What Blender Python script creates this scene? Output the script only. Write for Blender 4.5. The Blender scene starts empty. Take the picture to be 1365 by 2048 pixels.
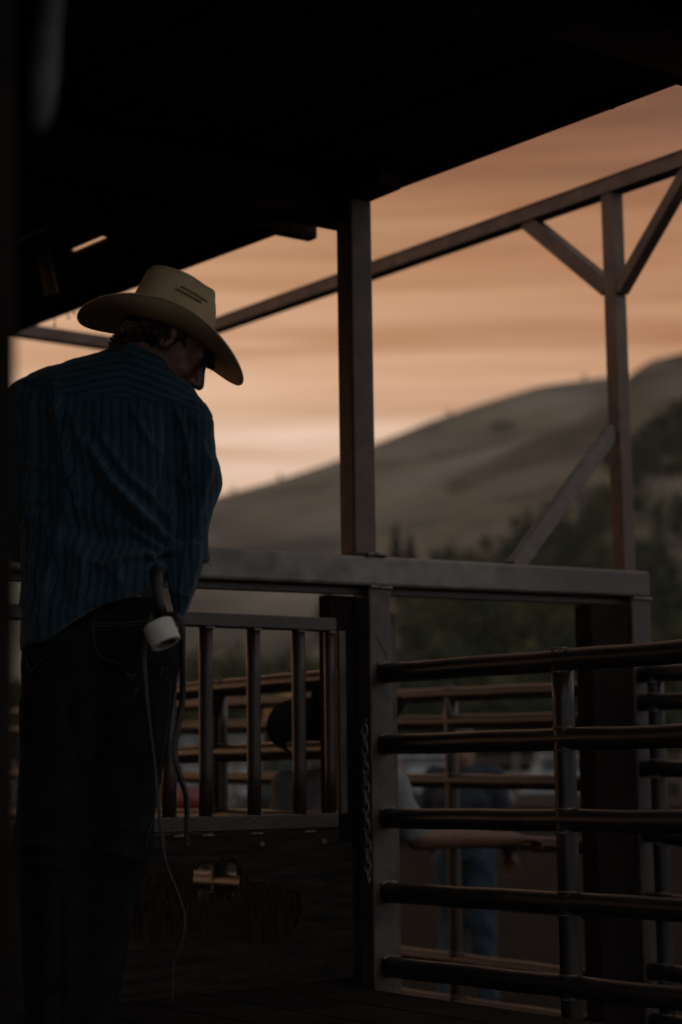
import bpy, bmesh, math, random
import numpy as np
from mathutils import Vector, Matrix
from mathutils.bvhtree import BVHTree

random.seed(7); np.random.seed(7)
SC = bpy.context.scene
COL = SC.collection
R = math.radians

# ------------------------------------------------------------------ camera, world, sun, exposure
EYE = Vector((0.0, 0.0, 1.42))
LENS, PITCH, ROLL = 65.0, R(7.86), 0.013
F = LENS / 36.0 * 2048.0
RM = Matrix.Rotation(R(90) + PITCH, 3, 'X') @ Matrix.Rotation(-ROLL, 3, 'Z')
cd = bpy.data.cameras.new('camera'); cam = bpy.data.objects.new('camera', cd); COL.objects.link(cam)
cam.location = EYE; cam.rotation_euler = RM.to_euler()
cd.sensor_fit = 'VERTICAL'; cd.sensor_height = 36.0; cd.lens = LENS
cd.clip_start = 0.05; cd.clip_end = 4000
cd.dof.use_dof = True; cd.dof.focus_distance = 4.9; cd.dof.aperture_fstop = 2.0; cd.dof.aperture_blades = 9
SC.camera = cam

SUN_AZ, SUN_EL = R(-48), R(9)
GLOW_AZ = R(-24)          # azimuth from +Y towards +X
sd = Vector((math.sin(SUN_AZ) * math.cos(SUN_EL), math.cos(SUN_AZ) * math.cos(SUN_EL), math.sin(SUN_EL)))
w = bpy.data.worlds.new('World'); SC.world = w; w.use_nodes = True
nt = w.node_tree; nt.nodes.clear()
def wn(t, **k):
    n = nt.nodes.new(t)
    for a, b in k.items(): setattr(n, a, b)
    return n
def wl(a, b): nt.links.new(a, b)
def wmath(op, a, b=None, clamp=False):
    n = wn('ShaderNodeMath', operation=op); n.use_clamp = clamp
    for i, x in enumerate((a, b)):
        if x is None: continue
        if isinstance(x, (int, float)): n.inputs[i].default_value = x
        else: wl(x, n.inputs[i])
    return n.outputs[0]
tc = wn('ShaderNodeTexCoord'); sep = wn('ShaderNodeSeparateXYZ'); wl(tc.outputs['Generated'], sep.inputs[0])
ramp = wn('ShaderNodeValToRGB'); cr = ramp.color_ramp
STOPS = [(0.0, (.64, .46, .34)), (.11, (.76, .54, .40)), (.165, (.72, .52, .40)), (.215, (.585, .355, .222)), (.27, (.49, .270, .145)), (.325, (.235, .108, .046)),
         (.40, (.17, .085, .042)), (.55, (.17, .13, .11)), (1.0, (.17, .16, .16))]
while len(cr.elements) < len(STOPS): cr.elements.new(0.5)
for e, (p, c) in zip(cr.elements, STOPS): e.position = p; e.color = (*c, 1)
# cloud streaks: a noise field squeezed flat, so it reads as long horizontal bands
def streak(scale, zmul, detail, off):
    mp = wn('ShaderNodeMapping'); mp.inputs['Scale'].default_value = (1, 1, zmul); mp.inputs['Location'].default_value = (off, off * .7, off * .3)
    mp.inputs['Rotation'].default_value = (0, R(-1.5), 0)
    wl(tc.outputs['Generated'], mp.inputs[0])
    n = wn('ShaderNodeTexNoise'); n.inputs['Scale'].default_value = scale; n.inputs['Detail'].default_value = detail
    n.inputs['Roughness'].default_value = .55; wl(mp.outputs[0], n.inputs['Vector']); return n.outputs['Fac']
s1 = streak(2.3, 15, 4, 0.37); s2 = streak(3.4, 26, 5, 4.2)
warp = wmath('ADD', sep.outputs[2], wmath('MULTIPLY', wmath('SUBTRACT', s1, .5), .10))
wl(warp, ramp.inputs[0])
s3 = streak(3.1, 5, 3, 7.7)
amp = wmath('ADD', .15, wmath('MULTIPLY', s3, 1.9))
band = wmath('MULTIPLY', amp, wmath('ADD', wmath('MULTIPLY', wmath('SUBTRACT', s1, .5), 1.5), wmath('MULTIPLY', wmath('SUBTRACT', s2, .5), 1.7)))
sat = wn('ShaderNodeMix', data_type='RGBA', blend_type='MULTIPLY'); sat.inputs[0].default_value = 1
br = wn('ShaderNodeValToRGB'); be = br.color_ramp.elements
be[0].position = 0; be[0].color = (.74, .57, .42, 1); be[1].position = 1; be[1].color = (1.20, 1.25, 1.32, 1)
wl(wmath('ADD', band, .5, True), br.inputs[0]); wl(ramp.outputs[0], sat.inputs[6]); wl(br.outputs[0], sat.inputs[7])
# away from the sunset the dusk sky turns grey and dimmer
dt = wn('ShaderNodeVectorMath', operation='DOT_PRODUCT'); wl(tc.outputs['Generated'], dt.inputs[0]); dt.inputs[1].default_value = (math.sin(GLOW_AZ), math.cos(GLOW_AZ), 0)
mr = wn('ShaderNodeMapRange'); mr.interpolation_type = 'SMOOTHSTEP'; wl(dt.outputs['Value'], mr.inputs[0])
mr.inputs[1].default_value = -.35; mr.inputs[2].default_value = .95
back = wn('ShaderNodeMix', data_type='RGBA'); wl(mr.outputs[0], back.inputs[0]); back.inputs[6].default_value = (.42, .415, .42, 1); wl(sat.outputs[2], back.inputs[7])
gd = wn('ShaderNodeVectorMath', operation='DOT_PRODUCT'); wl(tc.outputs['Generated'], gd.inputs[0]); gd.inputs[1].default_value = (math.sin(R(-14)), math.cos(R(-14)), .10)
gm = wn('ShaderNodeMapRange'); wl(gd.outputs['Value'], gm.inputs[0]); gm.inputs[1].default_value = .86; gm.inputs[2].default_value = 1.0
gc = wn('ShaderNodeMix', data_type='RGBA'); wl(gm.outputs[0], gc.inputs[0]); gc.inputs[6].default_value = (.70, .485, .295, 1); gc.inputs[7].default_value = (1.08, 1.10, 1.10, 1)
gx_ = wn('ShaderNodeMix', data_type='RGBA', blend_type='MULTIPLY'); gx_.inputs[0].default_value = 1; wl(sat.outputs[2], gx_.inputs[6]); wl(gc.outputs[2], gx_.inputs[7]); wl(gx_.outputs[2], back.inputs[7])
bg1 = wn('ShaderNodeBackground'); wl(back.outputs[2], bg1.inputs[0]); bg1.inputs[1].default_value = 1.27
sky = wn('ShaderNodeTexSky', sky_type='NISHITA'); sky.sun_disc = False; sky.sun_elevation = SUN_EL; sky.sun_rotation = SUN_AZ
bg2 = wn('ShaderNodeBackground'); wl(sky.outputs[0], bg2.inputs[0]); bg2.inputs[1].default_value = .05
mx = wn('ShaderNodeMixShader'); mx.inputs[0].default_value = .06; wl(bg1.outputs[0], mx.inputs[1]); wl(bg2.outputs[0], mx.inputs[2])
wo = wn('ShaderNodeOutputWorld'); wl(mx.outputs[0], wo.inputs[0])

sl = bpy.data.lights.new('sun', 'SUN'); sl.energy = .17; sl.angle = R(35); sl.color = (1, .55, .27)
so = bpy.data.objects.new('sun', sl); COL.objects.link(so); so.rotation_euler = sd.to_track_quat('Z', 'Y').to_euler(); so.location = (0, 0, 30)
vs = SC.view_settings; vs.view_transform = 'Standard'; vs.look = 'None'; vs.exposure = 0.0; vs.gamma = 1.0; vs.use_curve_mapping = False
SC.cycles.max_bounces = 6; SC.cycles.use_denoising = True

# ------------------------------------------------------------------ measuring helpers
def ray(px, py): return RM @ Vector(((px - 682.5) / F, -(py - 1024.0) / F, -1.0))
def at(px, py, Y):
    d = ray(px, py); return EYE + d * (Y / d.y)
def at_plane(px, py, p, n):
    d = ray(px, py); return EYE + d * ((Vector(p) - EYE).dot(n) / d.dot(n))
def at_z(px, py, z):
    d = ray(px, py); return EYE + d * ((z - EYE.z) / d.z)
U = Vector((.804, .595, 0)).normalized(); V = Vector((-U.y, U.x, 0)); Z = Vector((0, 0, 1))

# ------------------------------------------------------------------ materials
MATS = {}
def mat(name, col, col2=None, scale=8, rough=.6, bump=0, bscale=60, metal=0, spec=.5, detail=4, stretch=(1, 1, 1), contrast=(.35, .65), build=None):
    m = bpy.data.materials.new(name); m.use_nodes = True; t = m.node_tree; b = t.nodes['Principled BSDF']
    b.inputs['Roughness'].default_value = rough; b.inputs['Metallic'].default_value = metal
    b.inputs['Specular IOR Level'].default_value = spec
    co = t.nodes.new('ShaderNodeTexCoord'); mp = t.nodes.new('ShaderNodeMapping'); mp.inputs['Scale'].default_value = stretch
    t.links.new(co.outputs['Object'], mp.inputs[0])
    if col2 is None: col2 = tuple(c * .6 for c in col)
    n = t.nodes.new('ShaderNodeTexNoise'); n.inputs['Scale'].default_value = scale; n.inputs['Detail'].default_value = detail
    t.links.new(mp.outputs[0], n.inputs['Vector'])
    r = t.nodes.new('ShaderNodeValToRGB'); e = r.color_ramp.elements
    e[0].position, e[1].position = contrast; e[0].color = (*col2, 1); e[1].color = (*col, 1)
    t.links.new(n.outputs['Fac'], r.inputs[0]); t.links.new(r.outputs[0], b.inputs['Base Color'])
    if bump:
        n2 = t.nodes.new('ShaderNodeTexNoise'); n2.inputs['Scale'].default_value = bscale; n2.inputs['Detail'].default_value = 3
        t.links.new(mp.outputs[0], n2.inputs['Vector'])
        bp = t.nodes.new('ShaderNodeBump'); bp.inputs['Strength'].default_value = bump; bp.inputs['Distance'].default_value = .01
        t.links.new(n2.outputs['Fac'], bp.inputs['Height']); t.links.new(bp.outputs[0], b.inputs['Normal'])
    if build: build(t, b, mp, r)
    MATS[name] = m; return m
def emission_free(m): return m
M_STEEL = mat('painted_steel', (.082, .062, .049), (.038, .027, .021), 14, .48, .25, 160)
M_FRAME = mat('rusty_frame_steel', (.125, .066, .043), (.065, .034, .024), 10, .55, .25, 140)
M_PIPE = mat('brown_pipe_paint', (.055, .036, .030), (.03, .020, .016), 9, .27, .05, 120)
M_PIPE_DARK = mat('dark_pipe_paint', (.030, .025, .022), (.017, .013, .011), 9, .32, .06, 120, spec=.35)
M_CHANNEL = mat('dull_black_steel', (.014, .009, .007), (.008, .005, .004), 9, .8, .3, 120, spec=.08)
M_PIPE_FAR = mat('weathered_pipe_paint', (.062, .040, .032), (.036, .023, .018), 6, .3, .05, 90)
M_GATE = mat('maroon_gate_paint', (.045, .024, .019), (.027, .015, .012), 12, .42, .3, 150)
M_WELD = mat('weld_bead', (.22, .19, .17), (.12, .10, .09), 60, .35, .6, 220, metal=.4)
M_WOOD = mat('dark_roof_wood', (.085, .05, .033), (.045, .027, .019), 5, .85, .5, 40, stretch=(1, 1, 8), spec=.06)
M_WOODLIT = mat('gap_lit_board', (.48, .34, .19), (.30, .20, .11), 8, .75, .5, 40)  # wood colour raised to stand in for light falling through the roof gap
M_PLY = mat('weathered_plywood', (.034, .028, .022), (.014, .011, .009), 7, .85, .7, 50, stretch=(1, 1, 7), spec=.12)
M_PLYIN = mat('torn_plywood_core', (.042, .022, .013), (.016, .009, .006), 14, .85, .9, 60, stretch=(9, 9, 1), spec=.1)
M_DECK = mat('deck_wood', (.022, .017, .013), (.012, .009, .007), 6, .9, .5, 50, spec=.08)
def beam_nodes(t, b, mp, r):       # the grey paint turns dark brown towards the far end, along a noisy edge
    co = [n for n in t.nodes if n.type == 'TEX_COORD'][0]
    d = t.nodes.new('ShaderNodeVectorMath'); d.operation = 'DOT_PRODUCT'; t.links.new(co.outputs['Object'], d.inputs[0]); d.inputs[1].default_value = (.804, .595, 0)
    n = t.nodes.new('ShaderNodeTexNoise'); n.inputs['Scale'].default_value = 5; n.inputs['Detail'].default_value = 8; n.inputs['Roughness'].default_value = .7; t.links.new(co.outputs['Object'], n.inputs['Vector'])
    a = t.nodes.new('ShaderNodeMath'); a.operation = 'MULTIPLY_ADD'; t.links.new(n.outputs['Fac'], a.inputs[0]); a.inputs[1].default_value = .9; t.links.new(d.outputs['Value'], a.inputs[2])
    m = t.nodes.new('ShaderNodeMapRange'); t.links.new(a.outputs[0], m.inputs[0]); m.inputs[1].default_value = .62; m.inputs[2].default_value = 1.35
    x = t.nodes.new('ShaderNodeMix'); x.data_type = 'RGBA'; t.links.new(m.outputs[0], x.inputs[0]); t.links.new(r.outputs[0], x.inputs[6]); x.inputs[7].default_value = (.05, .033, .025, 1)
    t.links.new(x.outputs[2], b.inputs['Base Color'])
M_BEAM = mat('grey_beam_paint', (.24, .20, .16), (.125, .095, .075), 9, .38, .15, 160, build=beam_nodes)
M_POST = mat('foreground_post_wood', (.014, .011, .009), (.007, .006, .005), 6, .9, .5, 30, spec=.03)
M_CHAIN = mat('chain_steel', (.16, .14, .125), (.08, .06, .05), 60, .45, .2, 200, metal=.6)
M_SKIN = mat('skin', (.17, .078, .046), (.135, .06, .036), 20, .5, .1, 200)
M_HAIR = mat('brown_hair', (.05, .022, .010), (.02, .009, .005), 60, .5, .6, 160)
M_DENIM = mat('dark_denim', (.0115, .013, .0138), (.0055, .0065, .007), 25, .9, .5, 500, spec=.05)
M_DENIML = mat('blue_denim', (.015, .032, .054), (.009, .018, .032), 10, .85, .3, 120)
M_STITCH = mat('jeans_stitching', (.11, .075, .04), None, 50, .7)
M_THREAD = mat('frayed_thread', (.20, .19, .18), None, 50, .8)
M_LEATH = mat('brown_leather', (.020, .011, .008), (.011, .006, .0045), 40, .5, .4, 200)
M_LEATHD = mat('boot_leather', (.06, .035, .02), None, 40, .45)
M_TAPE = mat('white_tape', (.60, .57, .49), (.52, .49, .42), 60, .7, .3, 300)
M_CARD = mat('tape_core_card', (.16, .11, .07), None, 40, .8)
M_BLACK = mat('black_felt', (.008, .007, .007), None, 30, .95, spec=.03)
M_GREY = mat('grey_work_shirt', (.23, .235, .24), (.18, .184, .19), 16, .9, .3, 120)
M_TEAL = mat('teal_shirt', (.035, .075, .08), None, 16, .9)
M_NAVY = mat('navy_plaid_shirt', (.012, .018, .028), (.006, .008, .014), 40, .9)
M_STRAWF = mat('tan_straw_far', (.48, .27, .10), None, 40, .8)
M_ROPE = mat('pale_rope', (.05, .054, .054), None, 40, .8)
M_DIRT = mat('arena_dirt', (.011, .009, .0065), (.005, .004, .003), 1.3, .95, .6, 9, spec=.04)
M_WHITE = mat('white_trailer_paint', (.29, .305, .32), (.22, .235, .25), 3, .5)
M_GLASS = mat('dark_window_glass', (.03, .035, .04), None, 3, .15)
M_RUBBER = mat('tyre_rubber', (.02, .02, .02), None, 8, .8)
M_RED = mat('red_plastic', (.16, .02, .016), None, 8, .5)
M_LEAF = mat('dark_foliage', (.030, .046, .024), (.013, .021, .013), .7, .9, spec=.05, contrast=(.3, .7))
M_LEAF2 = mat('olive_foliage', (.075, .076, .030), (.036, .042, .02), .7, .9, spec=.05, contrast=(.3, .7))
M_CONIF = mat('conifer_foliage', (.026, .036, .022), (.014, .02, .014), .7, .9, spec=.05)
M_BARK = mat('bark', (.08, .06, .045), None, 5, .9)

def straw_nodes(t, b, mp, r):       # woven straw: two fine crossing waves as relief and tint
    w1 = t.nodes.new('ShaderNodeTexWave'); w1.inputs['Scale'].default_value = 58; w1.bands_direction = 'X'
    w2 = t.nodes.new('ShaderNodeTexWave'); w2.inputs['Scale'].default_value = 58; w2.bands_direction = 'Y'
    uv = t.nodes.new('ShaderNodeUVMap'); uv.uv_map = 'weave'
    for q in (w1, w2): t.links.new(uv.outputs[0], q.inputs['Vector']); q.inputs['Distortion'].default_value = 1.5; q.inputs['Detail'].default_value = 1
    mu = t.nodes.new('ShaderNodeMath'); mu.operation = 'MULTIPLY'; t.links.new(w1.outputs['Fac'], mu.inputs[0]); t.links.new(w2.outputs['Fac'], mu.inputs[1])
    bp = t.nodes.new('ShaderNodeBump'); bp.inputs['Strength'].default_value = .7; bp.inputs['Distance'].default_value = .0005
    t.links.new(mu.outputs[0], bp.inputs['Height']); t.links.new(bp.outputs[0], b.inputs['Normal'])
    mix = t.nodes.new('ShaderNodeMix'); mix.data_type = 'RGBA'; mix.blend_type = 'MULTIPLY'; mix.inputs[0].default_value = .75
    mr_ = t.nodes.new('ShaderNodeMapRange'); t.links.new(mu.outputs[0], mr_.inputs[0]); mr_.inputs[3].default_value = .6; mr_.inputs[4].default_value = 1.4
    cmb = t.nodes.new('ShaderNodeCombineColor')
    for i in range(3): t.links.new(mr_.outputs[0], cmb.inputs[i])
    t.links.new(r.outputs[0], mix.inputs[6]); t.links.new(cmb.outputs[0], mix.inputs[7]); t.links.new(mix.outputs[2], b.inputs['Base Color'])
    # straw lets light through
    tr = t.nodes.new('ShaderNodeBsdfTranslucent'); t.links.new(mix.outputs[2], tr.inputs[0])
    ms = t.nodes.new('ShaderNodeMixShader'); ms.inputs[0].default_value = .18
    out = t.nodes['Material Output']; t.links.new(b.outputs[0], ms.inputs[1]); t.links.new(tr.outputs[0], ms.inputs[2]); t.links.new(ms.outputs[0], out.inputs[0])
M_STRAW = mat('woven_straw', (.86, .64, .38), (.72, .50, .27), 12, .75, build=straw_nodes)

def shirt_nodes(t, b, mp, r):       # dark and pale pinstripes that follow the cloth (stored per vertex)
    a = t.nodes.new('ShaderNodeAttribute'); a.attribute_name = 'stripe'
    def mth(op, x, y):
        n = t.nodes.new('ShaderNodeMath'); n.operation = op
        for i, q in enumerate((x, y)):
            if isinstance(q, (int, float)): n.inputs[i].default_value = q
            else: t.links.new(q, n.inputs[i])
        return n.outputs[0]
    f = mth('FRACT', a.outputs['Fac'], 0)
    dark = mth('LESS_THAN', f, .10)
    f2 = mth('FRACT', mth('ADD', mth('MULTIPLY', a.outputs['Fac'], 1.0), .48), 0)
    pale = mth('LESS_THAN', f2, .075)
    m1 = t.nodes.new('ShaderNodeMix'); m1.data_type = 'RGBA'; t.links.new(dark, m1.inputs[0]); t.links.new(r.outputs[0], m1.inputs[6]); m1.inputs[7].default_value = (.003, .005, .008, 1)
    m2 = t.nodes.new('ShaderNodeMix'); m2.data_type = 'RGBA'; t.links.new(mth('MULTIPLY', pale, .6), m2.inputs[0]); t.links.new(m1.outputs[2], m2.inputs[6]); m2.inputs[7].default_value = (.085, .09, .085, 1)
    t.links.new(m2.outputs[2], b.inputs['Base Color'])
    b.inputs['Sheen Weight'].default_value = .15
M_SHIRT = mat('blue_striped_shirt', (.023, .054, .078), (.014, .036, .054), 9, .9, .25, 260, spec=.06, build=shirt_nodes)

def hill_nodes(t, b, mp, r):
    n = t.nodes.new('ShaderNodeTexNoise'); n.inputs['Scale'].default_value = .055; n.inputs['Detail'].default_value = 6; t.links.new(mp.outputs[0], n.inputs['Vector'])
    rr = t.nodes.new('ShaderNodeValToRGB'); rr.color_ramp.elements[0].position = .50; rr.color_ramp.elements[1].position = .66
    t.links.new(n.outputs['Fac'], rr.inputs[0])
    mix = t.nodes.new('ShaderNodeMix'); mix.data_type = 'RGBA'; t.links.new(rr.outputs[0], mix.inputs[0]); t.links.new(r.outputs[0], mix.inputs[6])
    mix.inputs[7].default_value = (.15, .13, .085, 1); t.links.new(mix.outputs[2], b.inputs['Base Color'])
M_HILL = mat('dry_grass_hill', (.185, .166, .134), (.066, .060, .050), .022, .95, detail=7, stretch=(1, .6, 2.5), contrast=(.40, .62), build=hill_nodes, spec=.1)
M_HILL2 = mat('scrubby_hill', (.14, .118, .088), (.05, .044, .033), .03, .95, detail=7, stretch=(1, .6, 2.5), contrast=(.40, .62), build=hill_nodes, spec=.1)

# ------------------------------------------------------------------ object helpers
def tag(o, label, cat, group=None):
    o['label'] = label; o['category'] = cat
    if group: o['group'] = group
    return o
def thing(name, label, cat, loc, group=None):
    o = bpy.data.objects.new(name, None); COL.objects.link(o); o.location = loc; o.empty_display_size = .1
    return tag(o, label, cat, group)
def wpos(o):
    p = Vector((0, 0, 0))
    while o is not None: p += o.location; o = o.parent
    return p
def link(name, me, m, parent=None, smooth=False):
    o = bpy.data.objects.new(name, me); COL.objects.link(o)
    if m: me.materials.append(m)
    if parent is not None:
        o.parent = parent; me.transform(Matrix.Translation(-wpos(parent)))
    if smooth: me.polygons.foreach_set('use_smooth', [True] * len(me.polygons))
    me.update(); return o
def bm_obj(name, bm, m, parent=None, smooth=False):
    me = bpy.data.meshes.new(name); bm.normal_update(); bm.to_mesh(me); bm.free(); return link(name, me, m, parent, smooth)
def loc_of(o, p):       # for a top-level mesh: put its origin at p, keep the shape where it is
    o.data.transform(Matrix.Translation(-Vector(p))); o.location = p; return o
def structure(o): o['kind'] = 'structure'; return o

def add_box(bm, c, ax, ay, az, sx, sy, sz, bevel=0.004, seg=2):
    """box centred c, unit axes, full sizes, edges rounded"""
    r = bmesh.ops.create_cube(bm, size=1)
    vs_ = r['verts']
    for v in vs_:
        v.co = Vector(c) + ax * (v.co.x * sx) + ay * (v.co.y * sy) + az * (v.co.z * sz)
    if bevel:
        es = list({e for v in vs_ for e in v.link_edges})
        bmesh.ops.bevel(bm, geom=es, offset=bevel, segments=seg, affect='EDGES', profile=.5)
def box(name, c, ax, ay, az, s, m, parent=None, bevel=.004, seg=2):
    bm = bmesh.new(); add_box(bm, c, ax, ay, az, *s, bevel=bevel, seg=seg); return bm_obj(name, bm, m, parent)
def bar(name, p, q, w, h, m, parent, hint=None, bevel=.004, center=True):
    """rectangular bar p->q; h measured along 'hint' (default up), w across"""
    p, q = Vector(p), Vector(q); ax = (q - p).normalized(); up = Vector(hint) if hint else Z
    ay = up.cross(ax).normalized(); az = ax.cross(ay).normalized()
    return box(name, (p + q) / 2, ax, ay, az, ((q - p).length, w, h), m, parent, bevel)
def add_tube(bm, pts, rad, n=14, cap=True):
    pts = [Vector(p) for p in pts]; rs = rad if isinstance(rad, (list, tuple)) else [rad] * len(pts)
    rings = []; pn = None
    for i, p in enumerate(pts):
        t = ((pts[i + 1] if i + 1 < len(pts) else p) - (pts[i - 1] if i else p)).normalized()
        if pn is None: pn = t.orthogonal().normalized()
        a = (pn - t * pn.dot(t)).normalized(); b = t.cross(a); pn = a
        rings.append([bm.verts.new(p + (a * math.cos(2 * math.pi * k / n) + b * math.sin(2 * math.pi * k / n)) * rs[i]) for k in range(n)])
    for r0, r1 in zip(rings, rings[1:]):
        for k in range(n): bm.faces.new((r0[k], r0[(k + 1) % n], r1[(k + 1) % n], r1[k]))
    if cap:
        bm.faces.new(rings[0][::-1]); bm.faces.new(rings[-1])
def tube(name, pts, rad, m, parent=None, n=14):
    bm = bmesh.new(); add_tube(bm, pts, rad, n); bmesh.ops.recalc_face_normals(bm, faces=bm.faces)
    o = bm_obj(name, bm, m, parent, True)
    return o
def pipe(name, p, q, r, m, parent, n=20):
    """straight pipe, subdivided with a barely uneven wall so its highlight is not ruler-straight"""
    p, q = Vector(p), Vector(q); k = max(2, int((q - p).length / .12)); ph = random.random() * 9
    pts = [p.lerp(q, i / k) + Vector((0, 0, .0011 * math.sin(i * 1.7 + ph))) for i in range(k + 1)]
    return tube(name, pts, [r * (1 + .012 * math.sin(i * 2.3 + ph * 2)) for i in range(k + 1)], m, parent, n)
def add_weld(bm, pts, r, seed=0):
    rnd = random.Random(seed); P = [Vector(p) for p in pts]; out = []; rs = []
    L = sum((b - a).length for a, b in zip(P, P[1:])); n = max(4, int(L / (r * 1.1)))
    for i in range(n + 1):
        t = i / n * (len(P) - 1); k = min(int(t), len(P) - 2); q = P[k].lerp(P[k + 1], t - k)
        out.append(q + Vector((rnd.uniform(-1, 1), rnd.uniform(-1, 1), rnd.uniform(-1, 1))) * r * .35); rs.append(r * rnd.uniform(.65, 1.2))
    add_tube(bm, out, rs, 7)
def weld(parent, pts, r=.005, seed=0):
    bm = bmesh.new(); add_weld(bm, pts, r, seed); bmesh.ops.recalc_face_normals(bm, faces=bm.faces)
    return bm_obj('weld_bead', bm, M_WELD, parent, True)

# ------------------------------------------------------------------ implicit surfaces -> one continuous mesh
def sd_cap(P, a, b, ra, rb=None):
    rb = ra if rb is None else rb
    a = np.array(a, np.float32); b = np.array(b, np.float32); ba = b - a; pa = P - a
    h = np.clip((pa @ ba) / max(float(ba @ ba), 1e-9), 0, 1)
    return np.linalg.norm(pa - h[..., None] * ba, axis=-1) - (ra + (rb - ra) * h)
def sd_ell(P, c, r, axes=None):
    q = P - np.array(c, np.float32)
    if axes is not None: q = q @ np.array([list(a) for a in axes], np.float32).T
    r = np.array(r, np.float32); k0 = np.linalg.norm(q / r, axis=-1); k1 = np.linalg.norm(q / (r * r), axis=-1)
    return k0 * (k0 - 1) / np.maximum(k1, 1e-6)
def smin(a, b, k):
    h = np.clip(.5 + .5 * (b - a) / k, 0, 1); return b + (a - b) * h - k * h * (1 - h)
def smax(a, b, k): return -smin(-a, -b, k)
def surface(fn, lo, hi, step):
    lo = np.array(lo, np.float32); hi = np.array(hi, np.float32); n = np.ceil((hi - lo) / step).astype(int) + 1
    g = [lo[i] + np.arange(n[i], dtype=np.float32) * step for i in range(3)]
    vals = np.empty(n, np.float32)
    for i in range(0, n[0], 24):            # slabs keep the memory small
        X, Y, ZZ = np.meshgrid(g[0][i:i + 24], g[1], g[2], indexing='ij'); vals[i:i + 24] = fn(np.stack([X, Y, ZZ], -1))
    s = vals < 0; c = [s[i:n[0] - 1 + i, j:n[1] - 1 + j, k:n[2] - 1 + k] for i in (0, 1) for j in (0, 1) for k in (0, 1)]
    tot = sum(x.astype(np.int8) for x in c); act = (tot > 0) & (tot < 8)
    idx = -np.ones(act.shape, np.int64); cells = np.argwhere(act); idx[act] = np.arange(len(cells))
    acc = np.zeros((len(cells), 3)); cnt = np.zeros(len(cells))
    co = [(i, j, k) for i in (0, 1) for j in (0, 1) for k in (0, 1)]
    for a in range(8):
        for b in range(a + 1, 8):
            if sum(x != y for x, y in zip(co[a], co[b])) != 1: continue
            A = cells + co[a]; B = cells + co[b]; va = vals[tuple(A.T)]; vb = vals[tuple(B.T)]
            m = (va < 0) != (vb < 0); t = np.where(m, va / np.where(m, va - vb, 1), 0)[:, None]
            acc += np.where(m[:, None], A + (B - A) * t, 0); cnt += m
    verts = lo + (acc / cnt[:, None]) * step
    faces = []
    for ax in range(3):
        o1, o2 = [(1, 2), (2, 0), (0, 1)][ax]
        sh = [slice(None)] * 3; sh[ax] = slice(0, n[ax] - 1); s0 = s[tuple(sh)]; sh[ax] = slice(1, None); s1_ = s[tuple(sh)]
        e = np.argwhere(s0 != s1_); e = e[(e[:, o1] > 0) & (e[:, o2] > 0) & (e[:, o1] < n[o1] - 1) & (e[:, o2] < n[o2] - 1)]
        d1 = np.zeros(3, int); d1[o1] = 1; d2 = np.zeros(3, int); d2[o2] = 1
        q = np.stack([idx[tuple((e - d1 - d2).T)], idx[tuple((e - d2).T)], idx[tuple(e.T)], idx[tuple((e - d1).T)]], 1)
        fl = s0[tuple(e.T)]; q[~fl] = q[~fl][:, ::-1]; faces.append(q)
    faces = np.concatenate(faces); faces = faces[(faces >= 0).all(1)]
    return verts, faces
def np_mesh(name, verts, faces):
    me = bpy.data.meshes.new(name); me.vertices.add(len(verts)); me.vertices.foreach_set('co', np.asarray(verts, np.float32).ravel())
    k = faces.shape[1]; me.loops.add(len(faces) * k); me.loops.foreach_set('vertex_index', faces.ravel().astype(np.int32))
    me.polygons.add(len(faces)); me.polygons.foreach_set('loop_start', np.arange(0, len(faces) * k, k, dtype=np.int32))
    me.update(calc_edges=True); me.validate(); return me
def normals(me):
    a = np.empty(len(me.vertices) * 3, np.float32); me.vertices.foreach_get('normal', a); return a.reshape(-1, 3)
def coords(me):
    a = np.empty(len(me.vertices) * 3, np.float32); me.vertices.foreach_get('co', a); return a.reshape(-1, 3)
def relax(verts, faces, it=2, lam=.5):
    for _ in range(it):
        acc = np.zeros_like(verts); cnt = np.zeros(len(verts))
        for i in range(4):
            a, b = faces[:, i], faces[:, (i + 1) % 4]
            np.add.at(acc, a, verts[b]); np.add.at(cnt, a, 1); np.add.at(acc, b, verts[a]); np.add.at(cnt, b, 1)
        verts = verts + lam * (acc / np.maximum(cnt, 1)[:, None] - verts)
    return verts

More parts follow.
